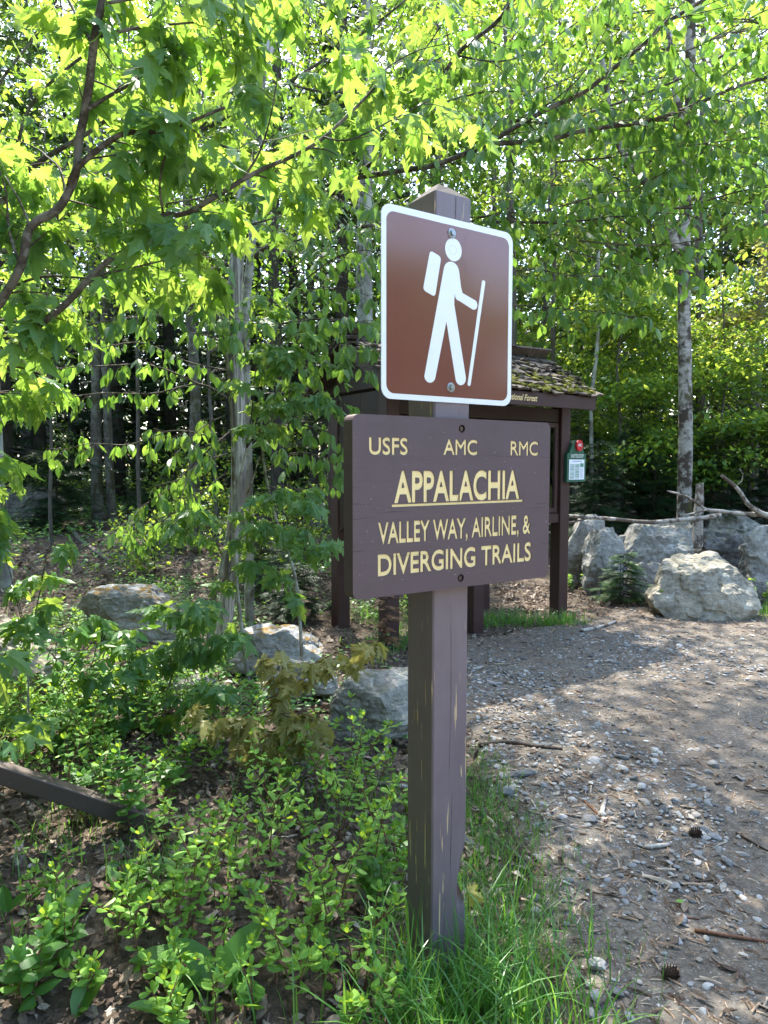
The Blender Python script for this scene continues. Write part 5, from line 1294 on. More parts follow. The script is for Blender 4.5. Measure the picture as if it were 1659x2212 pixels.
FR = [
 (1290, 11.6, 2.0, .95, 'needle', 'dark young fir behind the left end of the rock wall'),
 (1352, 12.4, 2.3, 1.0, 'needle', 'dark young fir behind the split slab'),
 (1418, 12.0, 1.9, .9, 'needle', 'dark young fir left of the birch foot'),
 (1545, 12.0, 2.2, 1.0, 'needle', 'dark young fir right of the birch behind the broken stump'),
 (1612, 12.8, 2.6, 1.1, 'needle', 'dark young fir behind the back rock'),
 (1680, 11.8, 2.2, 1.0, 'needle', 'dark young fir at the right edge'),
 (1250, 13.2, 2.6, 1.1, 'needle', 'dark young fir behind the shuttle stop board'),
 (1475, 13.5, 2.7, 1.1, 'needle', 'dark young fir straight behind the birch'),
 (1385, 14.5, 3.0, 1.2, 'needle', 'taller dark fir behind the row of young firs'),
 (1580, 15, 3.2, 1.2, 'needle', 'taller dark fir right of the birch behind the row'),
 (560, 8.2, .8, .55, 'needle', 'low fir in the shade right of the snag'),
 (640, 7.2, .55, .45, 'needle', 'low fir spreading left of the kiosk posts'),
 (120, 14, 1.6, .9, 'needle', 'small fir behind the dark boulder on the left'),
 (330, 17, 1.8, 1.0, 'needle_lit', 'small sunlit fir between the trunks on the left'),
]
for i, (x, D_, Ht, cr, mt, lab) in enumerate(FR):
    conifer('young_fir', lab, x, D_, .03 if Ht > 1.2 else .012, Ht, .12, cr, int(30 + 22 * Ht), 26, .26 if Ht > 1.2 else .14, mt, 650 + i, cat='fir')
for i, (x, D_, Ht, cr, lf, lab) in enumerate((
  (330, 9.5, .9, .6, 'canopy_bright', 'low bright bush on the litter behind the grey slab'), (425, 11.2, 1.0, .7, 'canopy_bright', 'low bush at the foot of the ringed trunk'),
   (545, 9.2, .9, .6, 'canopy_bright', 'low bush in the shade just right of the snag'),
  (655, 10.5, 1.2, .7, 'canopy', 'leafy bush in the gap left of the kiosk'), 
   (490, 14, 1.7, 1.0, 'canopy_bright', 'green bush seen behind the snag'),
  (375, 16, 1.9, 1.1, 'canopy_bright', 'green bush far back left of the ringed trunk'), (610, 15.5, 1.9, 1.1, 'canopy_bright', 'green bush far back right of the snag'),
   (120, 17.5, 1.9, 1.3, 'canopy_bright', 'green bush behind the far left boulder'))):
    woods_tree('low_bush', lab, x, D_, .012, Ht, .12, Ht, cr, 16, 16, .075 if D_ < 12 else .10, lf, 'twig', 700 + i, sig=(.16, .16, .08), cat='bush')
conifer('young_fir', 'small fir with rusty dead needles showing below the name board', 828, 5.75, .008, .56, .15, .13, 16, 12, .07, 'needle_dead', 671, cat='fir')
f = G(1345, 1305)
conifer('young_fir', 'small fresh green fir growing at the foot of the split slab', (f.x,), f.y, .012, .62, .06, .40, 46, 22, .13, 'needle_lit', 670, cat='fir')

# the mass of woods behind all single trees
rng = np.random.default_rng(900)
C = []; tbuf = Buf()
for i in range(520):
    a = rng.uniform(-62, 62); rad = rng.uniform(27, 48); x = rad * math.sin(R(a)) * 1.1; y = rad * math.cos(R(a))
    z0 = Hf(x, y); ht = rng.uniform(8, 15) * (.82 if x > 6 else 1.0)
    if i % 3 == 0:
        tbuf.tube([(x, y, z0 - .3), (x + rng.normal(0, .2), y, z0 + ht * .5), (x + rng.normal(0, .4), y, z0 + ht)], [.16, .11, .03], 6, cap=False)
    for k in range(11):
        C.append((x + rng.normal(0, 1.3), y + rng.normal(0, 1.3), z0 + .2 + ht * rng.random() ** 1.35))
P_, T_, N_, S_ = far_leaf(rng, np.array(C), (1.0, 1.0, .5), 36, .36)
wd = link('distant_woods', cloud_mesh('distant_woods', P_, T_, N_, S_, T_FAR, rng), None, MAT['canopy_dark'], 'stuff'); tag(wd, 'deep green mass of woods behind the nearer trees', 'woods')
wt = link('distant_trunks', tbuf.mesh('distant_trunks', True), None, MAT['bark_dark'], 'stuff'); tag(wt, 'many dark trunks far back in the woods', 'woods')
# woods across the open ground behind the photographer (seen only as a reflection)
C = []
for i in range(520):
    a = R(rng.uniform(72, 270)); rad = rng.uniform(56, 74); x = rad * math.sin(a); y = rad * math.cos(a)
    for k in range(9): C.append((x + rng.normal(0, 2), y + rng.normal(0, 2), rng.uniform(.3, 19.5 + 1.5 * math.sin(a * 7))))
P_, T_, N_, S_ = far_leaf(rng, np.array(C), (1.6, 1.6, .7), 22, 1.1)
wb = link('woods_across_the_lot', cloud_mesh('woods_across_the_lot', P_, T_, N_, S_, T_FAR, rng), None, MAT['canopy_deep'], 'stuff'); tag(wb, 'line of trees across the open ground behind the viewer', 'woods')

C = []; tbuf = Buf()
for i in range(110):
    x = rng.uniform(-12, -3.4) if i % 2 else rng.uniform(-6.5, -2.0); y = rng.uniform(-10, -1.6) if x > -7 else rng.uniform(-14, 6); ht = rng.uniform(8, 14); z0 = Hf(x, y)
    tbuf.tube([(x, y, z0 - .3), (x, y, z0 + ht * .5), (x, y, z0 + ht)], [.13, .1, .03], 6, cap=False)
    for k in range(16): C.append((x + rng.normal(0, 1.0), y + rng.normal(0, 1.0), z0 + rng.uniform(.3, ht)))
for i in range(44):
    y = rng.uniform(-2, 5.5); x = -.56 * max(y, 0) - rng.uniform(3.0, 5.2); ht = rng.uniform(7, 12); z0 = Hf(x, y)
    tbuf.tube([(x, y, z0 - .3), (x, y, z0 + ht * .5), (x, y, z0 + ht)], [.11, .09, .03], 6, cap=False)
    for k in range(16): C.append((x + rng.normal(0, .55) - .3, y + rng.normal(0, .55), z0 + rng.uniform(.2, ht)))
P_, T_, N_, S_ = far_leaf(rng, np.array(C), (.55, .55, .4), 40, .26)
x_, y_, d_ = proj(P_); ko = ~((x_ > -120) & (x_ < 1800) & (d_ > .2)); P_, T_, N_, S_ = P_[ko], T_[ko], N_[ko], S_[ko]
wl = link('woods_beside_the_lot', cloud_mesh('woods_beside_the_lot', P_, T_, N_, S_, T_FAR, rng), None, MAT['canopy_deep'], 'stuff'); tag(wl, 'woods continuing left of the viewer outside the photo', 'woods')
wm = link('woods_trunks', tbuf.mesh('woods_trunks', True), None, MAT['bark_dark'], 'stuff'); tag(wm, 'trunks of the woods left of the viewer outside the photo', 'woods')

# ------------------------------------------------------------------ deadwood on the rock wall and the ground
def stick(name, label, pts, r0, r1, mat='deadwood', cat='branch', forks=(), group=None, k=8):
    t = thing(name, label, cat, pts[0], 0, group)
    limb_part(t, pts, r0, r1, mat=mat, name='stem', step=.06, wob=.1, k=k)
    for (fp, a, c_) in forks: limb_part(t, fp, a, c_, mat=mat, name='side_branch', step=.06, wob=.1, k=6)
    return t
stick('fallen_branch', 'long pale fallen branch lying across the top of the rock wall', pl(9.0, 9.2, (1221, 1114), (1321, 1121), (1399, 1128), (1470, 1123), (1530, 1117), (1556, 1112)), .022, .03)
stick('fallen_branch', 'pale forked branch resting on the wall from the birch to the right edge', pl(9.1, 9.5, (1442, 1061), (1481, 1072), (1510, 1090), (1526, 1101), (1555, 1104), (1600, 1110), (1659, 1112), (1740, 1118)), .012, .045, forks=[(pl(9.2, 9.1, (1526, 1101), (1500, 1108), (1470, 1113)), .014, .006)])
stick('fallen_branch', 'thick broken branch slanting up from the wall at the right edge', pl(9.4, 9.2, (1665, 1118), (1640, 1106), (1615, 1088), (1595, 1058), (1575, 1040), (1559, 1027)), .04, .022, forks=[(pl(9.3, 9.2, (1590, 1050), (1602, 1040), (1605, 1025), (1598, 1012)), .008, .004)])
stick('fallen_branch', 'thin twig lying low beside the left boulder of the wall', pl(9.0, 9.0, (1212, 1130), (1240, 1127), (1270, 1120)), .015, .008)
st = thing('broken_stump', 'splintered pale stump standing behind the rock wall right of the birch', 'stump', P(1510, 1165, 9.6))
b = Buf(); b.tube([P(1506, 1180, 9.6), P(1508, 1120, 9.6), P(1511, 1080, 9.6), P(1512, 1045, 9.6)], [.075, .065, .06, .05], 10, wob=.15, rng=np.random.default_rng(4)); link('trunk', b.mesh('trunk', False, st.location), st, MAT['deadwood'])
b = Buf(); b.tube([P(1517, 1060, 9.58), P(1519, 1042, 9.58)], [.02, .006], 5); link('splinter', b.mesh('splinter', False, st.location), st, MAT['deadwood'])
def gpl(r, *pts):
    return [G(x, y) + Vector((0, 0, r * .8 + float(PH(G(x, y).x, G(x, y).y)) - G(x, y).z)) for x, y in pts]
SK = [
 ('dark damp branch lying on the gravel right of the post', ((1035, 1622), (1090, 1616), (1150, 1625), (1215, 1632)), .014, .009, 'twig'),
 ('bare branch lying in the grass edge right of the post', ((1000, 1728), (1030, 1752), (1060, 1775), (1072, 1790)), .010, .007, 'deadwood'),
 ('short pale stick pointing at the viewer on the gravel', ((1308, 1735), (1298, 1780)), .011, .011, 'deadwood'),
 ('brown stick lying flat among the pebbles', ((1215, 1775), (1260, 1782), (1300, 1785)), .008, .006, 'deadwood'),
 ('thin orange brown stick beside the pebble patch', ((1262, 1745), (1310, 1792)), .006, .005, 'redstem'),
 ('thin grey twig left of the brown stick', ((1185, 1782), (1225, 1795)), .006, .004, 'deadwood'),
 ('pale split of wood lying alone on the path', ((1390, 1850), (1445, 1842)), .012, .008, 'deadwood'),
 ('long thin twig at the right side of the path', ((1590, 1815), (1659, 1855)), .006, .004, 'twig'),
 ('rusty brown stick near the right edge low on the path', ((1500, 2030), (1560, 2040), (1600, 2046), (1659, 2055)), .007, .005, 'redstem'),
 ('small curled twig above the rusty stick', ((1460, 1998), (1510, 2004)), .005, .003, 'redstem'),
 ('pale thin twig crossing the path high on the right', ((1480, 1925), (1540, 1918), (1600, 1935)), .004, .003, 'twig'),
 ('short stick near the kiosk grass tuft', ((1255, 1372), (1290, 1365), (1330, 1352)), .02, .014, 'deadwood'),
 ('bleached stick by the left side of the post', ((760, 1690), (820, 1697), (885, 1705)), .016, .012, 'deadwood'),
 ('pale stick left of the seedling maple', ((330, 1392), (400, 1388), (450, 1380)), .02, .014, 'deadwood'),
 ('crooked mossy branch lying on the litter beyond the slab', ((150, 1122), (165, 1160), (200, 1190), (240, 1218)), .05, .03, 'bark'),
 ('long pale pole lying on the forest floor far left', ((105, 1092), (180, 1082), (210, 1078)), .05, .035, 'deadwood'),
 ('dark twig lying among shrubs left of the post', ((700, 1795), (660, 1800), (620, 1812), (570, 1808)), .008, .005, 'deadwood'),
 ('thin twig on the gravel near the dark branch', ((1130, 1710), (1160, 1760), (1180, 1790)), .006, .004, 'deadwood'),
 ('fine twig lying near the lower middle of the path', ((1280, 1945), (1350, 1960), (1400, 1985)), .004, .003, 'twig'),
 ('pale chip like stick near the wall foot', ((1330, 1320), (1370, 1326)), .014, .01, 'deadwood'),
]
for lab, pts, a, c_, mt in SK: stick('stick', lab, gpl((a + c_) / 2, *pts), a, c_, mt, 'stick', k=7)
# sloping brown rail on the left
rl = thing('sloping_rail', 'brown square timber rail sloping down into the shrubs on the left', 'rail', P(150, 1730, 2.9))
pa, pb = P(-140, 1622, 2.72), P(440, 1812, 3.08); dv = (pb - pa); L = dv.length; q = dv.to_track_quat('X', 'Z').to_matrix().to_4x4()
me = bevel_box('timber', -L / 2, L / 2, -.036, .036, -.036, .036, .006, 2); o = link('timber', me, rl, MAT['rail'])
o.matrix_basis = Matrix.Translation((pa + pb) / 2 - rl.location) @ q
pp_ = pa - rl.location; link('rail_post', bevel_box('rail_post', pp_.x - .06, pp_.x + .05, pp_.y + .05, pp_.y + .16, -rl.location.z - .2, pp_.z + .08, .006), rl, MAT['rail'])

def nfield(x, y, s, o=0):
    return np.array([noise.noise((a * s + o, b_ * s, o)) for a, b_ in zip(x, y)])
# ------------------------------------------------------------------ undergrowth
def shrub(x, y, ns, ht, seed, label, group=None, objs=0, lsize=(.036, .060), matl='shrub', spread=.17, name='leafy_shrub', temps=None):
    rng = np.random.default_rng(seed); z = Hf(x, y); t = thing(name, label, 'shrub', (x, y, z), 0, group)
    sb = Buf(); ls = Leaves()
    for i in range(ns):
        a = rng.uniform(0, 2 * math.pi); rad = spread * math.sqrt(rng.random()); h_ = ht * rng.uniform(.55, 1.1)
        p0 = Vector((x + math.cos(a) * rad, y + math.sin(a) * rad, z - .02)); ln = Vector((math.cos(a) * rng.uniform(.05, .4), math.sin(a) * rng.uniform(.05, .4), 1)).normalized()
        stems = [(p0, ln, h_, .15)]
        for k in range(int(rng.integers(1, 4))):
            s_ = rng.uniform(.35, .8); aa = rng.uniform(0, 2 * math.pi)
            stems.append((p0 + ln * h_ * s_, (ln * .7 + Vector((math.cos(aa) * .7, math.sin(aa) * .7, .35))).normalized(), h_ * rng.uniform(.25, .45), .05))
        for (q, d, hh, f0) in stems:
            m = 6; cur = q; pts = [cur]; dd = d.copy()
            for k in range(m):
                dd = (dd + Vector(rng.normal(0, .07, 3))).normalized(); cur = cur + dd * hh / m; pts.append(cur)
            sb.tube(pts, np.linspace(.003, .0012, m + 1), 4, cap=False)
            rp = resample(pts, .015); ph = rng.uniform(0, 6)
            for k, p_ in enumerate(rp):
                f_ = k / len(rp)
                if f_ < f0 + .1: continue
                ph += 2.4; e = .25 + .5 * f_
                tv = Vector((math.cos(ph), math.sin(ph), e - .15 + rng.normal(0, .25)))
                sz = rng.uniform(*lsize) * (1.0 - .35 * max(0, f_ - .6) / .4)
                ls.add(p_, tv, Vector((rng.normal(0, .25) - .3 * math.cos(ph), rng.normal(0, .25) - .3 * math.sin(ph), 1)), sz)
            for k in range(4):
                ls.add(rp[-1], Vector((math.cos(k * 1.57) * .5, math.sin(k * 1.57) * .5, .9)), Vector((-math.cos(k * 1.57), -math.sin(k * 1.57), .6)), rng.uniform(*lsize) * .6)
    link('stems', sb.mesh('stems', False, t.location), t, MAT['redstem'], 'stuff')
    emit_leaves(t, ls, temps or T_SHRUB, MAT[matl], rng, objs)
    return t
SG = 'small leaved green shrubs massed in the undergrowth left of the post'
SL = 'low green shrub with small oval leaves in the thicket left of the post'
rng = np.random.default_rng(33)
SHR = [ # disp base x,y, stems, height, label, objects
 (560, 2140, 6, .42, 'leafy shrub low in the photo left of the post grass', 90),
 (330, 2110, 7, .46, 'dense leafy shrub at the bottom between the two broad lily leaves', 100),
 (640, 2000, 7, .44, 'bushy green shrub left of the post near the pale stone', 100),
 (430, 2010, 8, .44, 'big bushy shrub in front of the lower end of the sloping rail', 110),
 (760, 1860, 7, .46, 'leafy shrub beside the post next to the bleached stick', 90),
 (670, 1800, 8, .48, 'tall leafy shrub between the olive maple and the post', 90),
 (60, 2080, 6, .40, 'shrub at the lower left corner', 70),
 (180, 2030, 7, .34, 'shrub below the sloping rail on the left', 80),
 (545, 1880, 7, .38, 'shrub at the lower end of the sloping rail', 80),
 (40, 1960, 7, .30, 'shrub under the left end of the sloping rail', 70),
 (230, 1660, 7, .36, 'shrub just above the sloping rail', 60),
 (790, 2190, 4, .22, 'small sprig in the tall grass at the foot of the post', 40),
]
for i, (x, y, ns, ht, lab, no) in enumerate(SHR):
    g = G(x, y); shrub(g.x, g.y, max(3, ns - 2), ht * (.8, 1.05, 1.2)[i % 3], 1000 + i, lab, None, no, ((.026, .048), (.034, .062), (.03, .054))[i % 3])
for (x, y, ns, ht, lab) in ((90, 2190, 3, .22, 'leafy sprig at the very bottom left'), (600, 2205, 3, .24, 'leafy sprig at the bottom edge by the grass'), (400, 2200, 3, .24, 'leafy sprig at the bottom edge in the middle of the undergrowth'), (700, 2090, 4, .36, 'leafy shrub between the grass and the pale stone')):
    g = G(x, y); shrub(g.x, g.y, ns, ht, 1050 + x, lab, None, 60)
placed = [G(s[0], s[1]) for s in SHR]
cnt = 0
for i in range(900):
    x = rng.uniform(-60, 840); y = rng.uniform(1560, 2150); g = G(x, y)
    if x > 700 and y < 1700: continue
    if any((g - p_).length < .19 for p_ in placed): continue
    if y < 1650 and 700 > x > 560: continue
    if x < 470 and 1740 + x * .2 < y < 1960: continue
    if nfield([g.x], [g.y], 2.1, 11)[0] < -.02: continue
    placed.append(g); u_ = rng.random(); cnt += 1
    if u_ < .62: shrub(g.x, g.y, int(rng.integers(3, 6)), rng.uniform(.28, .52), 1100 + i, SL, SG, 0, lsize=(.03, .062))
    elif u_ < .82: shrub(g.x, g.y, int(rng.integers(2, 4)), rng.uniform(.2, .42), 1100 + i, 'thin stemmed weed with broad pointed leaves among the shrubs', 'broad leaved weeds among the shrubs', 0, (.05, .085), 'lily', .1, 'broad_leaf_weed', T_COVER)
    else: shrub(g.x, g.y, int(rng.integers(2, 4)), rng.uniform(.15, .34), 1100 + i, 'small oval leaved tree seedling rising among the shrubs', 'tree seedlings among the shrubs', 0, (.05, .08), 'beech', .12, 'tree_seedling', T_BEECH)
    if cnt > 52: break
for i in range(16):
    x = rng.uniform(-40, 620); y = rng.uniform(1420, 1570); g = G(x, y)
    shrub(g.x, g.y, int(rng.integers(3, 6)), rng.uniform(.22, .42), 1600 + i, 'loose green plant among the rocks behind the sloping rail', 'loose green plants among the left rocks', 0, (.045, .08), ('shrub', 'cover', 'beech')[i % 3], .18, 'woodland_plant', (T_COVER, T_BEECH, T_SHRUB)[i % 3])
g = G(1455, 1328); shrub(g.x, g.y, 6, .34, 1290, 'bright lime shrub at the foot of the sunlit ochre boulder', None, 0, (.04, .07), 'canopy', .26, 'lime_shrub', T_COVER)
g = G(1640, 1330); shrub(g.x, g.y, 6, .4, 1291, 'leafy weed at the wall foot near the right edge', None, 0, (.04, .07), 'shrub', .2, 'leafy_weed', T_COVER)
for i, (x, y, lab) in enumerate(((1240, 1275, 'small shade plant between the kiosk post and the wall'), (880, 1330, 'leafy clump behind the sign post near the kiosk'))):
    g = G(x, y); shrub(g.x, g.y, 5, .28, 1295 + i, lab, None, 0, (.035, .06), 'shrub', .16, 'leafy_weed', T_COVER)
# dead fir sprig left of the board foot
gs = P(822, 1300, 5.6)
# broad leaved lilies
def lily(x, y, n, size, seed, label):
    rng = np.random.default_rng(seed); g = G(x, y); t = thing('lily_plant', label, 'plant', g); off = Vector(g)
    for i in range(n):
        a = rng.uniform(0, 6.28) if n > 1 else rng.uniform(0, 6.28); e = rng.uniform(.5, 1.6)
        ls = Leaves(); ls.add(g + Vector((0, 0, .0)), Vector((math.cos(a), math.sin(a), e)), Vector((-math.cos(a) * e, -math.sin(a) * e - .3, 1)), size * rng.uniform(.8, 1.1)); emit_leaves(t, ls, T_LILY, MAT['lily'], rng, 1)
for i, (x, y, n, s, lab) in enumerate((
 (128, 2010, 3, .19, 'upright broad lily leaf near the left edge below the rail'), (425, 2090, 2, .24, 'pair of tall broad lily leaves in front of the dense shrub'), (470, 2150, 3, .22, 'clump of glossy broad leaves at the bottom left of the grass'),
 (565, 2190, 2, .17, 'single rounded lily leaf at the bottom beside the grass'), (160, 2205, 2, .16, 'broad lily leaf lying at the bottom left corner'), (255, 1915, 2, .11, 'broad lily leaf hidden in the shrubs below the rail'),
 (640, 1880, 2, .10, 'broad lily leaf by the shrub left of the post'), (350, 2195, 2, .10, 'small lily leaves at the bottom middle left'), (15, 1975, 2, .11, 'broad lily leaf at the left edge'), (20, 2130, 2, .1, 'broad dark lily leaf in the lower left corner'), (545, 1950, 2, .09, 'lily leaf tucked between the two bushy shrubs'))):
    lily(x, y, n, s, 1400 + i, lab)
# yellow fallen maple leaf caught behind the post
t = thing('yellow_leaf', 'yellow maple leaf standing in the grass on the right of the post', 'leaf', G(1012, 2010))
ls = Leaves(); gg = G(1012, 2010); pq = P(1010, 1925, gg.y); ls.add(pq, (1, -.1, -.35), (0, -.8, .8), .075); emit_leaves(t, ls, T_MAPLE, MAT['yellow'], rng, 1)
b = Buf(); b.tube([gg + Vector((0, 0, -.02)), gg.lerp(pq, .6) + Vector((.01, 0, 0)), pq], [.0015, .0013, .001], 4); link('stalk', b.mesh('stalk', False, t.location), t, MAT['redstem'])

# ground cover, litter, chips, grass, gravel
def scatter(n, rng, xr, yr, dens):
    x = rng.uniform(*xr, n * 3); y = rng.uniform(*yr, n * 3); k = rng.random(n * 3) < dens(x, y); return x[k][:n], y[k][:n]
rng = np.random.default_rng(70)
woods = lambda x, y: 1 - path_mask(x, y)
# leaf litter
xs, ys = [], []
for (n, xr, yr) in ((15000, (-3.2, 1.2), (1.6, 5.5)), (15000, (-6, 2), (5, 12)), (9000, (-11, 2), (11, 22)), (3000, (1.5, 6), (7.4, 9.5))):
    a, c_ = scatter(n, rng, xr, yr, woods); xs.append(a); ys.append(c_)
x = np.concatenate(xs); y = np.concatenate(ys); k = len(x)
az = rng.uniform(0, 6.28, k); Pp = np.stack([x, y, PH(x, y) + rng.uniform(.004, .03, k)], -1)
Tt = np.stack([np.cos(az), np.sin(az), rng.normal(0, .4, k)], -1); Nn = np.stack([rng.normal(0, .7, k), rng.normal(0, .7, k), np.ones(k)], -1)
Ss = rng.gamma(4, .0085, k).clip(.014, .08) * np.clip(.8 + y / 22, .8, 1.5)
o = link('leaf_litter', cloud_mesh('leaf_litter', Pp, Tt, Nn, Ss, T_DEAD + T_DEAD + T_DEADM[:1], rng), None, MAT['litter'], 'stuff'); tag(o, 'layer of dry brown leaves on the forest floor', 'leaf litter')
# scattered litter on the path: thin near, dense towards the wall
def dpath(x, y): return path_mask(x, y) * (.10 + .9 * sm(6.6, 7.8, y) + .55 * np.exp(-((x - np.interp(y, XL_Y, XL_X)) / .35) ** 2))
x, y = scatter(4200, rng, (.1, 6.5), (1.6, 8.6), dpath); k = len(x); az = rng.uniform(0, 6.28, k)
Pp = np.stack([x, y, PH(x, y) + rng.uniform(.003, .012, k)], -1); Tt = np.stack([np.cos(az), np.sin(az), rng.normal(0, .12, k)], -1); Nn = np.stack([rng.normal(0, .25, k), rng.normal(0, .25, k), np.ones(k)], -1)
o = link('path_litter', cloud_mesh('path_litter', Pp, Tt, Nn, rng.uniform(.018, .055, k), T_DEAD, rng), None, MAT['litter'], 'stuff'); tag(o, 'thin scatter of dry leaf scraps on the gravel path', 'leaf litter')
# wood chips and needles
T_CHIP = [(np.array([(-.06, 0, 0), (.06, .02, .01), (.05, 1, .02), (-.05, .97, 0), (0, .5, .09)]), np.array([(0, 1, 4), (1, 2, 4), (2, 3, 4), (3, 0, 4)]), np.zeros((5, 2)))]
x, y = scatter(15000, rng, (-.3, 5.5), (1.6, 8.4), lambda x, y: (path_mask(x, y) * .9 + .1) * (.25 + .75 * np.exp(-((x - np.interp(y, XL_Y, XL_X)) / .8) ** 2) + .5 * sm(6, 7.6, y))); k = len(x); az = rng.uniform(0, 6.28, k)
Pp = np.stack([x, y, PH(x, y) + .004], -1); Tt = np.stack([np.cos(az), np.sin(az), rng.normal(0, .06, k)], -1); Nn = np.stack([rng.normal(0, .2, k), rng.normal(0, .2, k), np.ones(k)], -1)
o = link('wood_chips', cloud_mesh('wood_chips', Pp, Tt, Nn, rng.gamma(2.2, .011, k) + .008, T_CHIP, rng), None, MAT['chip'], 'stuff'); tag(o, 'chips of bark and wood and needles strewn over the path', 'wood chips')
# ground cover leaves
def dcov(x, y): return (1 - path_mask(x, y)) * np.clip(.25 + 1.6 * nfield(x, y, .9, 3), 0, 1) * (x < .1 + (y - 6) * -.1)
xs, ys = scatter(6500, rng, (-4.2, .3), (3.6, 9), dcov); x2, y2 = scatter(8000, rng, (-9, 1), (9, 20), lambda x, y: np.clip(.2 + 1.5 * nfield(x, y, .5, 8), 0, 1))
x = np.concatenate([xs, x2]); y = np.concatenate([ys, y2]); k = len(x); az = rng.uniform(0, 6.28, k)
hh = np.abs(rng.normal(.06, .05, k)) * np.where(y > 9, 2.2, 1)
Pp = np.stack([x, y, H(x, y) + hh], -1); Tt = np.stack([np.cos(az), np.sin(az), rng.normal(0, .3, k)], -1); Nn = np.stack([rng.normal(0, .35, k), rng.normal(0, .35, k), np.ones(k)], -1)
o = link('ground_cover', cloud_mesh('ground_cover', Pp, Tt, Nn, rng.uniform(.03, .06, k) * np.where(y > 9, 1.8, 1), T_COVER, rng), None, MAT['cover'], 'stuff'); tag(o, 'patchy low green ground cover on the forest floor', 'ground cover')
# grass
def blades(x, y, ln, wd, rng, bend=.6):
    k = len(x); az = rng.uniform(0, 6.28, k); lean = rng.uniform(.1, 1.0, k) * bend; z = PH(x, y)
    d = np.stack([np.cos(az), np.sin(az)], -1); pe = np.stack([-d[:, 1], d[:, 0]], -1)
    V = np.zeros((k, 9, 3)); ts = [0, .3, .58, .82, 1.0]; wf = [.8, 1, .8, .5, 0]; j = 0
    for t_, w_ in zip(ts, wf):
        r = ln * (t_ * .3 * lean + lean * t_ ** 2.4 * .75); h_ = ln * (t_ - .42 * lean * t_ ** 2.6)
        c_ = np.stack([x + d[:, 0] * r, y + d[:, 1] * r, z + h_ - .01], -1)
        o3 = np.concatenate([pe * (wd * w_ / 2)[:, None], np.zeros((k, 1))], 1)
        if w_ > 0: V[:, j] = c_ - o3; V[:, j + 1] = c_ + o3; j += 2
        else: V[:, j] = c_; j += 1
    q = np.array([(0, 1, 3, 2), (2, 3, 5, 4), (4, 5, 7, 6)]); tr = np.array([(6, 7, 8)])
    base_ = (np.arange(k) * 9)[:, None, None]
    return V.reshape(-1, 3), (q[None] + base_).reshape(-1, 4), (tr[None] + base_).reshape(-1, 3), np.repeat(rng.random(k), 9)
def grass(name, label, x, y, ln, wd, rng, bend=.6):
    V, q, t_, r = blades(x, y, ln, wd, rng, bend); me = make_mesh(name, V, [q, t_], rnd=r, uv=np.zeros((len(V), 2))); o = link(name, me, None, MAT['grass'], 'stuff'); tag(o, label, 'grass')
inpost = lambda x, y: ((np.cos(YAW) * (x - .1524) + np.sin(YAW) * (y - 2.116) > -.01) & (np.cos(YAW) * (x - .1524) + np.sin(YAW) * (y - 2.116) < .15) & (-np.sin(YAW) * (x - .1524) + np.cos(YAW) * (y - 2.116) > -.01) & (-np.sin(YAW) * (x - .1524) + np.cos(YAW) * (y - 2.116) < .15))
dl = lambda x, y: (~inpost(x, y)) * np.exp(-((x - .24) / .27) ** 2 - ((y - 1.98) / .36) ** 2)
x, y = scatter(1900, rng, (-.5, .95), (1.3, 2.8), dl); k = len(x)
grass('tall_grass', 'tall fresh grass growing round the foot of the post', x, y, rng.uniform(.14, .36, k), rng.uniform(.004, .009, k), rng, .9)
ds = lambda x, y: (~inpost(x, y)) * np.exp(-((x - np.interp(y, [1.5, 2.4, 3.2, 3.9], [.32, .46, .45, .40])) / .19) ** 2) * (1 - sm(3.3, 4.1, y))
x, y = scatter(7500, rng, (-.5, 1.2), (1.4, 4.2), ds); k = len(x)
grass('short_grass', 'short grass strip along the path edge right of the post', x, y, rng.uniform(.04, .13, k), rng.uniform(.002, .005, k), rng, .8)
x, y = scatter(700, rng, (-1.6, .2), (1.6, 3.4), lambda x, y: np.clip(.2 + 1.5 * nfield(x, y, 1.6, 5), 0, 1)); k = len(x)
grass('sparse_grass', 'sparse grass blades between the shrubs', x, y, rng.uniform(.08, .26, k), rng.uniform(.003, .006, k), rng, .7)
xx, yy = [], []
for (gx_, gy_, n, s) in ((1212, 1352, 260, .13), (1150, 1350, 200, .16), (1090, 1345, 240, .16), (1040, 1352, 160, .12), (860, 1400, 260, .2), (830, 1340, 200, .2), (900, 1370, 160, .16), (1640, 1335, 160, .2), (655, 1500, 160, .14), (270, 1385, 90, .1), (120, 1345, 160, .25)):
    g = G(gx_, gy_); xx.append(rng.normal(g.x, s, n)); yy.append(rng.normal(g.y, s * .7, n))
x = np.concatenate(xx); y = np.concatenate(yy); k = len(x)
grass('grass_tufts', 'tufts of grass about the kiosk posts and rocks', x, y, rng.uniform(.06, .22, k), rng.uniform(.004, .008, k), rng, .8)

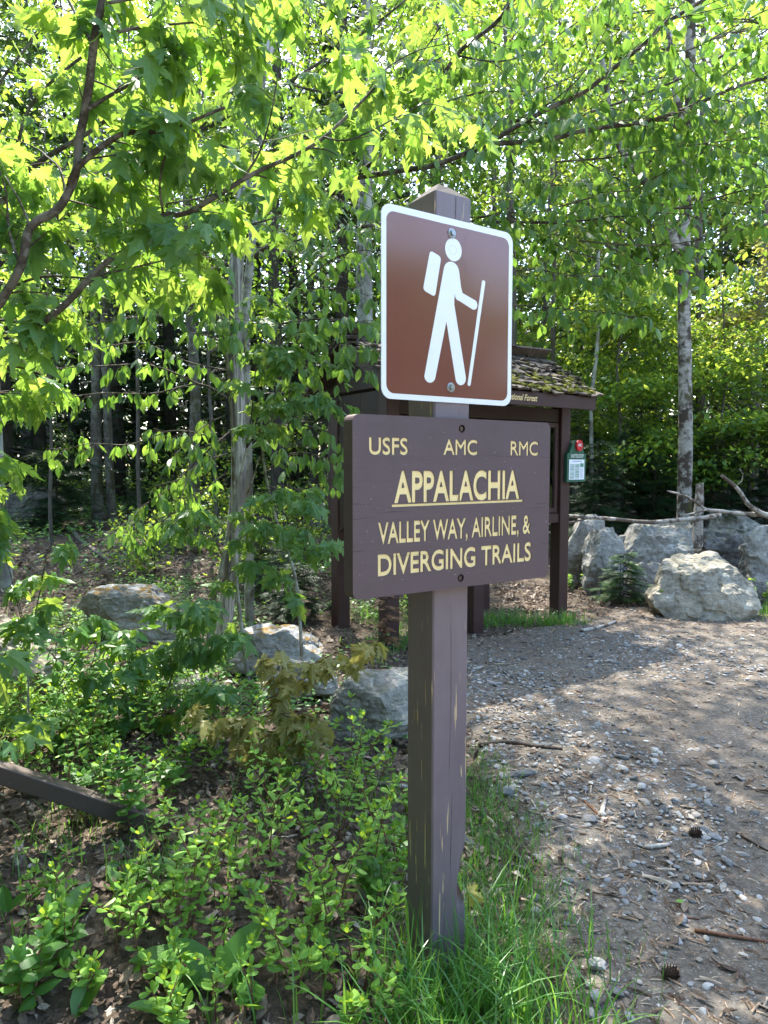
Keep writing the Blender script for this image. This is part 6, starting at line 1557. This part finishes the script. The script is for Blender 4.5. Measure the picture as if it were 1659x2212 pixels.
# pebbles
peb = []
for i in range(6):
    bmx = bmesh.new(); bmesh.ops.create_icosphere(bmx, subdivisions=2, radius=1); rg = np.random.default_rng(80 + i)
    N_ = rg.normal(0, 1, (6, 3)); N_ /= np.linalg.norm(N_, axis=1)[:, None]
    for v in bmx.verts:
        r = 1.0
        for n in N_:
            c_ = float(np.dot(n, v.co[:]))
            if c_ > .1: r = min(r, .72 / c_)
        v.co = v.co * r * (1 + .05 * rg.normal())
    V = np.array([v.co[:] for v in bmx.verts]); T_ = np.array([[v.index for v in f.verts] for f in bmx.faces]); bmx.free(); peb.append((V, T_))
peb_small = []
for i in range(4):
    bmx = bmesh.new(); bmesh.ops.create_icosphere(bmx, subdivisions=1, radius=1); rg = np.random.default_rng(180 + i)
    V = np.array([v.co[:] for v in bmx.verts]) * rg.uniform(.75, 1.15, (len(bmx.verts), 1)); T_ = np.array([[v.index for v in f.verts] for f in bmx.faces]); bmx.free(); peb_small.append((V, T_))
pme = []
for V, T_ in peb:
    me = make_mesh('pebble', V, [T_], smooth=False); me.materials.append(MAT['gravel']); pme.append(me)
gc = [(1100, 1520, 1.0), (1300, 1720, 1.2), (1250, 1780, .7), (1050, 1480, 1), (1450, 1420, .9), (1600, 1440, .8), (1200, 1650, 1.0), (1380, 1760, .6), (1350, 1430, .8)]
gcp = [(G(a, c_), w_) for a, c_, w_ in gc]
def dpeb(x, y):
    d = np.full(len(x), .07)
    for g, w_ in gcp: d = d + w_ * np.exp(-((x - g.x) ** 2 + ((y - g.y) * .7) ** 2) / (.42 ** 2))
    return path_mask(x, y) * np.clip(d, 0, 1)
x, y = scatter(9500, rng, (.1, 5.5), (1.7, 8), dpeb); k = len(x); s = np.clip(rng.lognormal(math.log(.0088), .40, k), .004, .03)
key = s / np.hypot(x, y); px1, py1, dd1 = proj(np.stack([x, y, PH(x, y)], -1)); vis = (px1 > 10) & (px1 < 1650) & (py1 < 2205) & ~((px1 < 1010) & (py1 > 1300))
order = np.argsort(-np.where(vis, key, 0)); top = order[:290]; rest = np.setdiff1d(np.arange(k), top)
for i in top:
    o = bpy.data.objects.new('pebble', pme[int(rng.integers(0, 6))]); COL.objects.link(o)
    tag(o, 'smooth grey pebble lying on the gravel path among many alike', 'pebble', 'larger pebbles strewn over the path')
    o.location = (x[i], y[i], float(PH(x[i], y[i])) + s[i] * .16); o.rotation_euler = (rng.normal(0, .25), rng.normal(0, .25), rng.uniform(0, 6.28))
    o.scale = (s[i] * rng.uniform(1.0, 1.6), s[i] * rng.uniform(.8, 1.1), s[i] * rng.uniform(.38, .65))
b = Buf(); RRn = []
for i in rest:
    V, T_ = peb_small[int(rng.integers(0, 4))]; a = rng.uniform(0, 6.28); ca, sa_ = math.cos(a), math.sin(a)
    W = V * np.array([s[i] * rng.uniform(1, 1.6), s[i] * rng.uniform(.8, 1.1), s[i] * rng.uniform(.5, .8)])
    W = np.stack([W[:, 0] * ca - W[:, 1] * sa_, W[:, 0] * sa_ + W[:, 1] * ca, W[:, 2]], -1) + np.array([x[i], y[i], float(PH(x[i], y[i])) + s[i] * .2]); b.add(W, None, T_); RRn.append(np.full(len(V), rng.random()))
me = make_mesh('gravel', np.concatenate(b.V), [np.concatenate(b.T)], rnd=np.concatenate(RRn))
tag(link('gravel', me, None, MAT['gravel'], 'stuff'), 'small grey gravel scattered over the path', 'gravel')
# single stones that stand out
for i, (x_, y_, s_, lab, sh_) in enumerate((
  (1290, 2108, .030, 'smooth blue grey cobble at the right edge of the tall grass', (1.1, .9, .7)), (1285, 2165, .026, 'angular grey stone below the smooth cobble by the grass', (1, .8, .6)), (1268, 2140, .016, 'small flat stone between cobble and grass', (1.3, .8, .5)),
  (1276, 2192, .022, 'pale stone nearest the bottom beside the grass', (1, 1, .6)), (1345, 1678, .028, 'dark bluish stone in the pebble patch', (1.2, .9, .8)), (1128, 1688, .045, 'long white stone lying left of the pebble patch', (1.9, .6, .5)),
  (1085, 1690, .03, 'flat grey stone left of the long white stone', (1.4, .7, .5)), (1540, 1667, .03, 'pale rounded stone alone on the right of the path', (1, .9, .8)), (1505, 1632, .026, 'flat dark stone in the middle of the open path', (1.3, .8, .4)),
  (1470, 2005, .024, 'grey wedge stone in the lower middle of the path', (1, .9, .7)), (1098, 1722, .035, 'bluish angular stone beside the thin twigs', (1.1, .9, .8)), (1410, 1948, .02, 'small grey stone beside the pine cone', (1, .8, .7)))):
    g = G(x_, y_); o = bpy.data.objects.new('stone', pme[i % 6]); COL.objects.link(o); tag(o, lab, 'stone'); o.location = (g.x, g.y, float(PH(g.x, g.y)) + s_ * sh_[2] * .45); o.scale = (s_ * sh_[0], s_ * sh_[1], s_ * sh_[2]); o.rotation_euler = (0, 0, i * 1.3)
# pine cones
MAT['cone'] = plain('dark_cone_scale', (.055, .03, .02), .7, var=.3)
for i, (x_, y_, lab) in enumerate(((1500, 1820, 'dark brown fir cone lying in the middle of the path'), (1445, 2130, 'dark brown fir cone low on the path right of the grass'))):
    g = G(x_, y_); t = thing('fir_cone', lab, 'cone', (g.x, g.y, float(PH(g.x, g.y)) + .016)); b = Buf(); rg = np.random.default_rng(i)
    b.tube([(-.026, 0, 0), (-.015, 0, 0), (.01, 0, 0), (.027, 0, 0)], [.006, .013, .012, .004], 8); link('core', b.mesh('core'), t, MAT['cone'])
    b = Buf()
    for k in range(60):
        u = -.024 + .048 * k / 60; a = k * 2.4; r = .012 * math.sin(math.pi * (k + 6) / 72) + .003; L = .011
        c_ = np.array([u, math.cos(a) * r, math.sin(a) * r]); ou = np.array([.5, math.cos(a), math.sin(a)]); ou /= np.linalg.norm(ou); tg = np.array([0, -math.sin(a), math.cos(a)])
        b.add([c_ - tg * .004, c_ + tg * .004, c_ + ou * L + tg * .005, c_ + ou * L - tg * .005], [(0, 1, 2, 3)])
    link('scales', b.mesh('scales'), t, MAT['cone'], 'stuff')
# green fallen leaf on the path, and brown dead fir sprig by the kiosk
t = thing('fallen_leaf', 'single green leaf lying on the right of the path', 'leaf', G(1460, 1975)); ls = Leaves(); g = G(1460, 1975); ls.add(g + Vector((0, 0, .02 + float(PH(g.x, g.y)) - g.z)), (.9, .3, .02), (0, 0, 1), .05); emit_leaves(t, ls, T_BEECH, MAT['shrub'], rng, 1)
print('objects', len(bpy.data.objects), 'tris', sum(len(m.loop_triangles) if m.loop_triangles else len(m.polygons) for m in bpy.data.meshes))
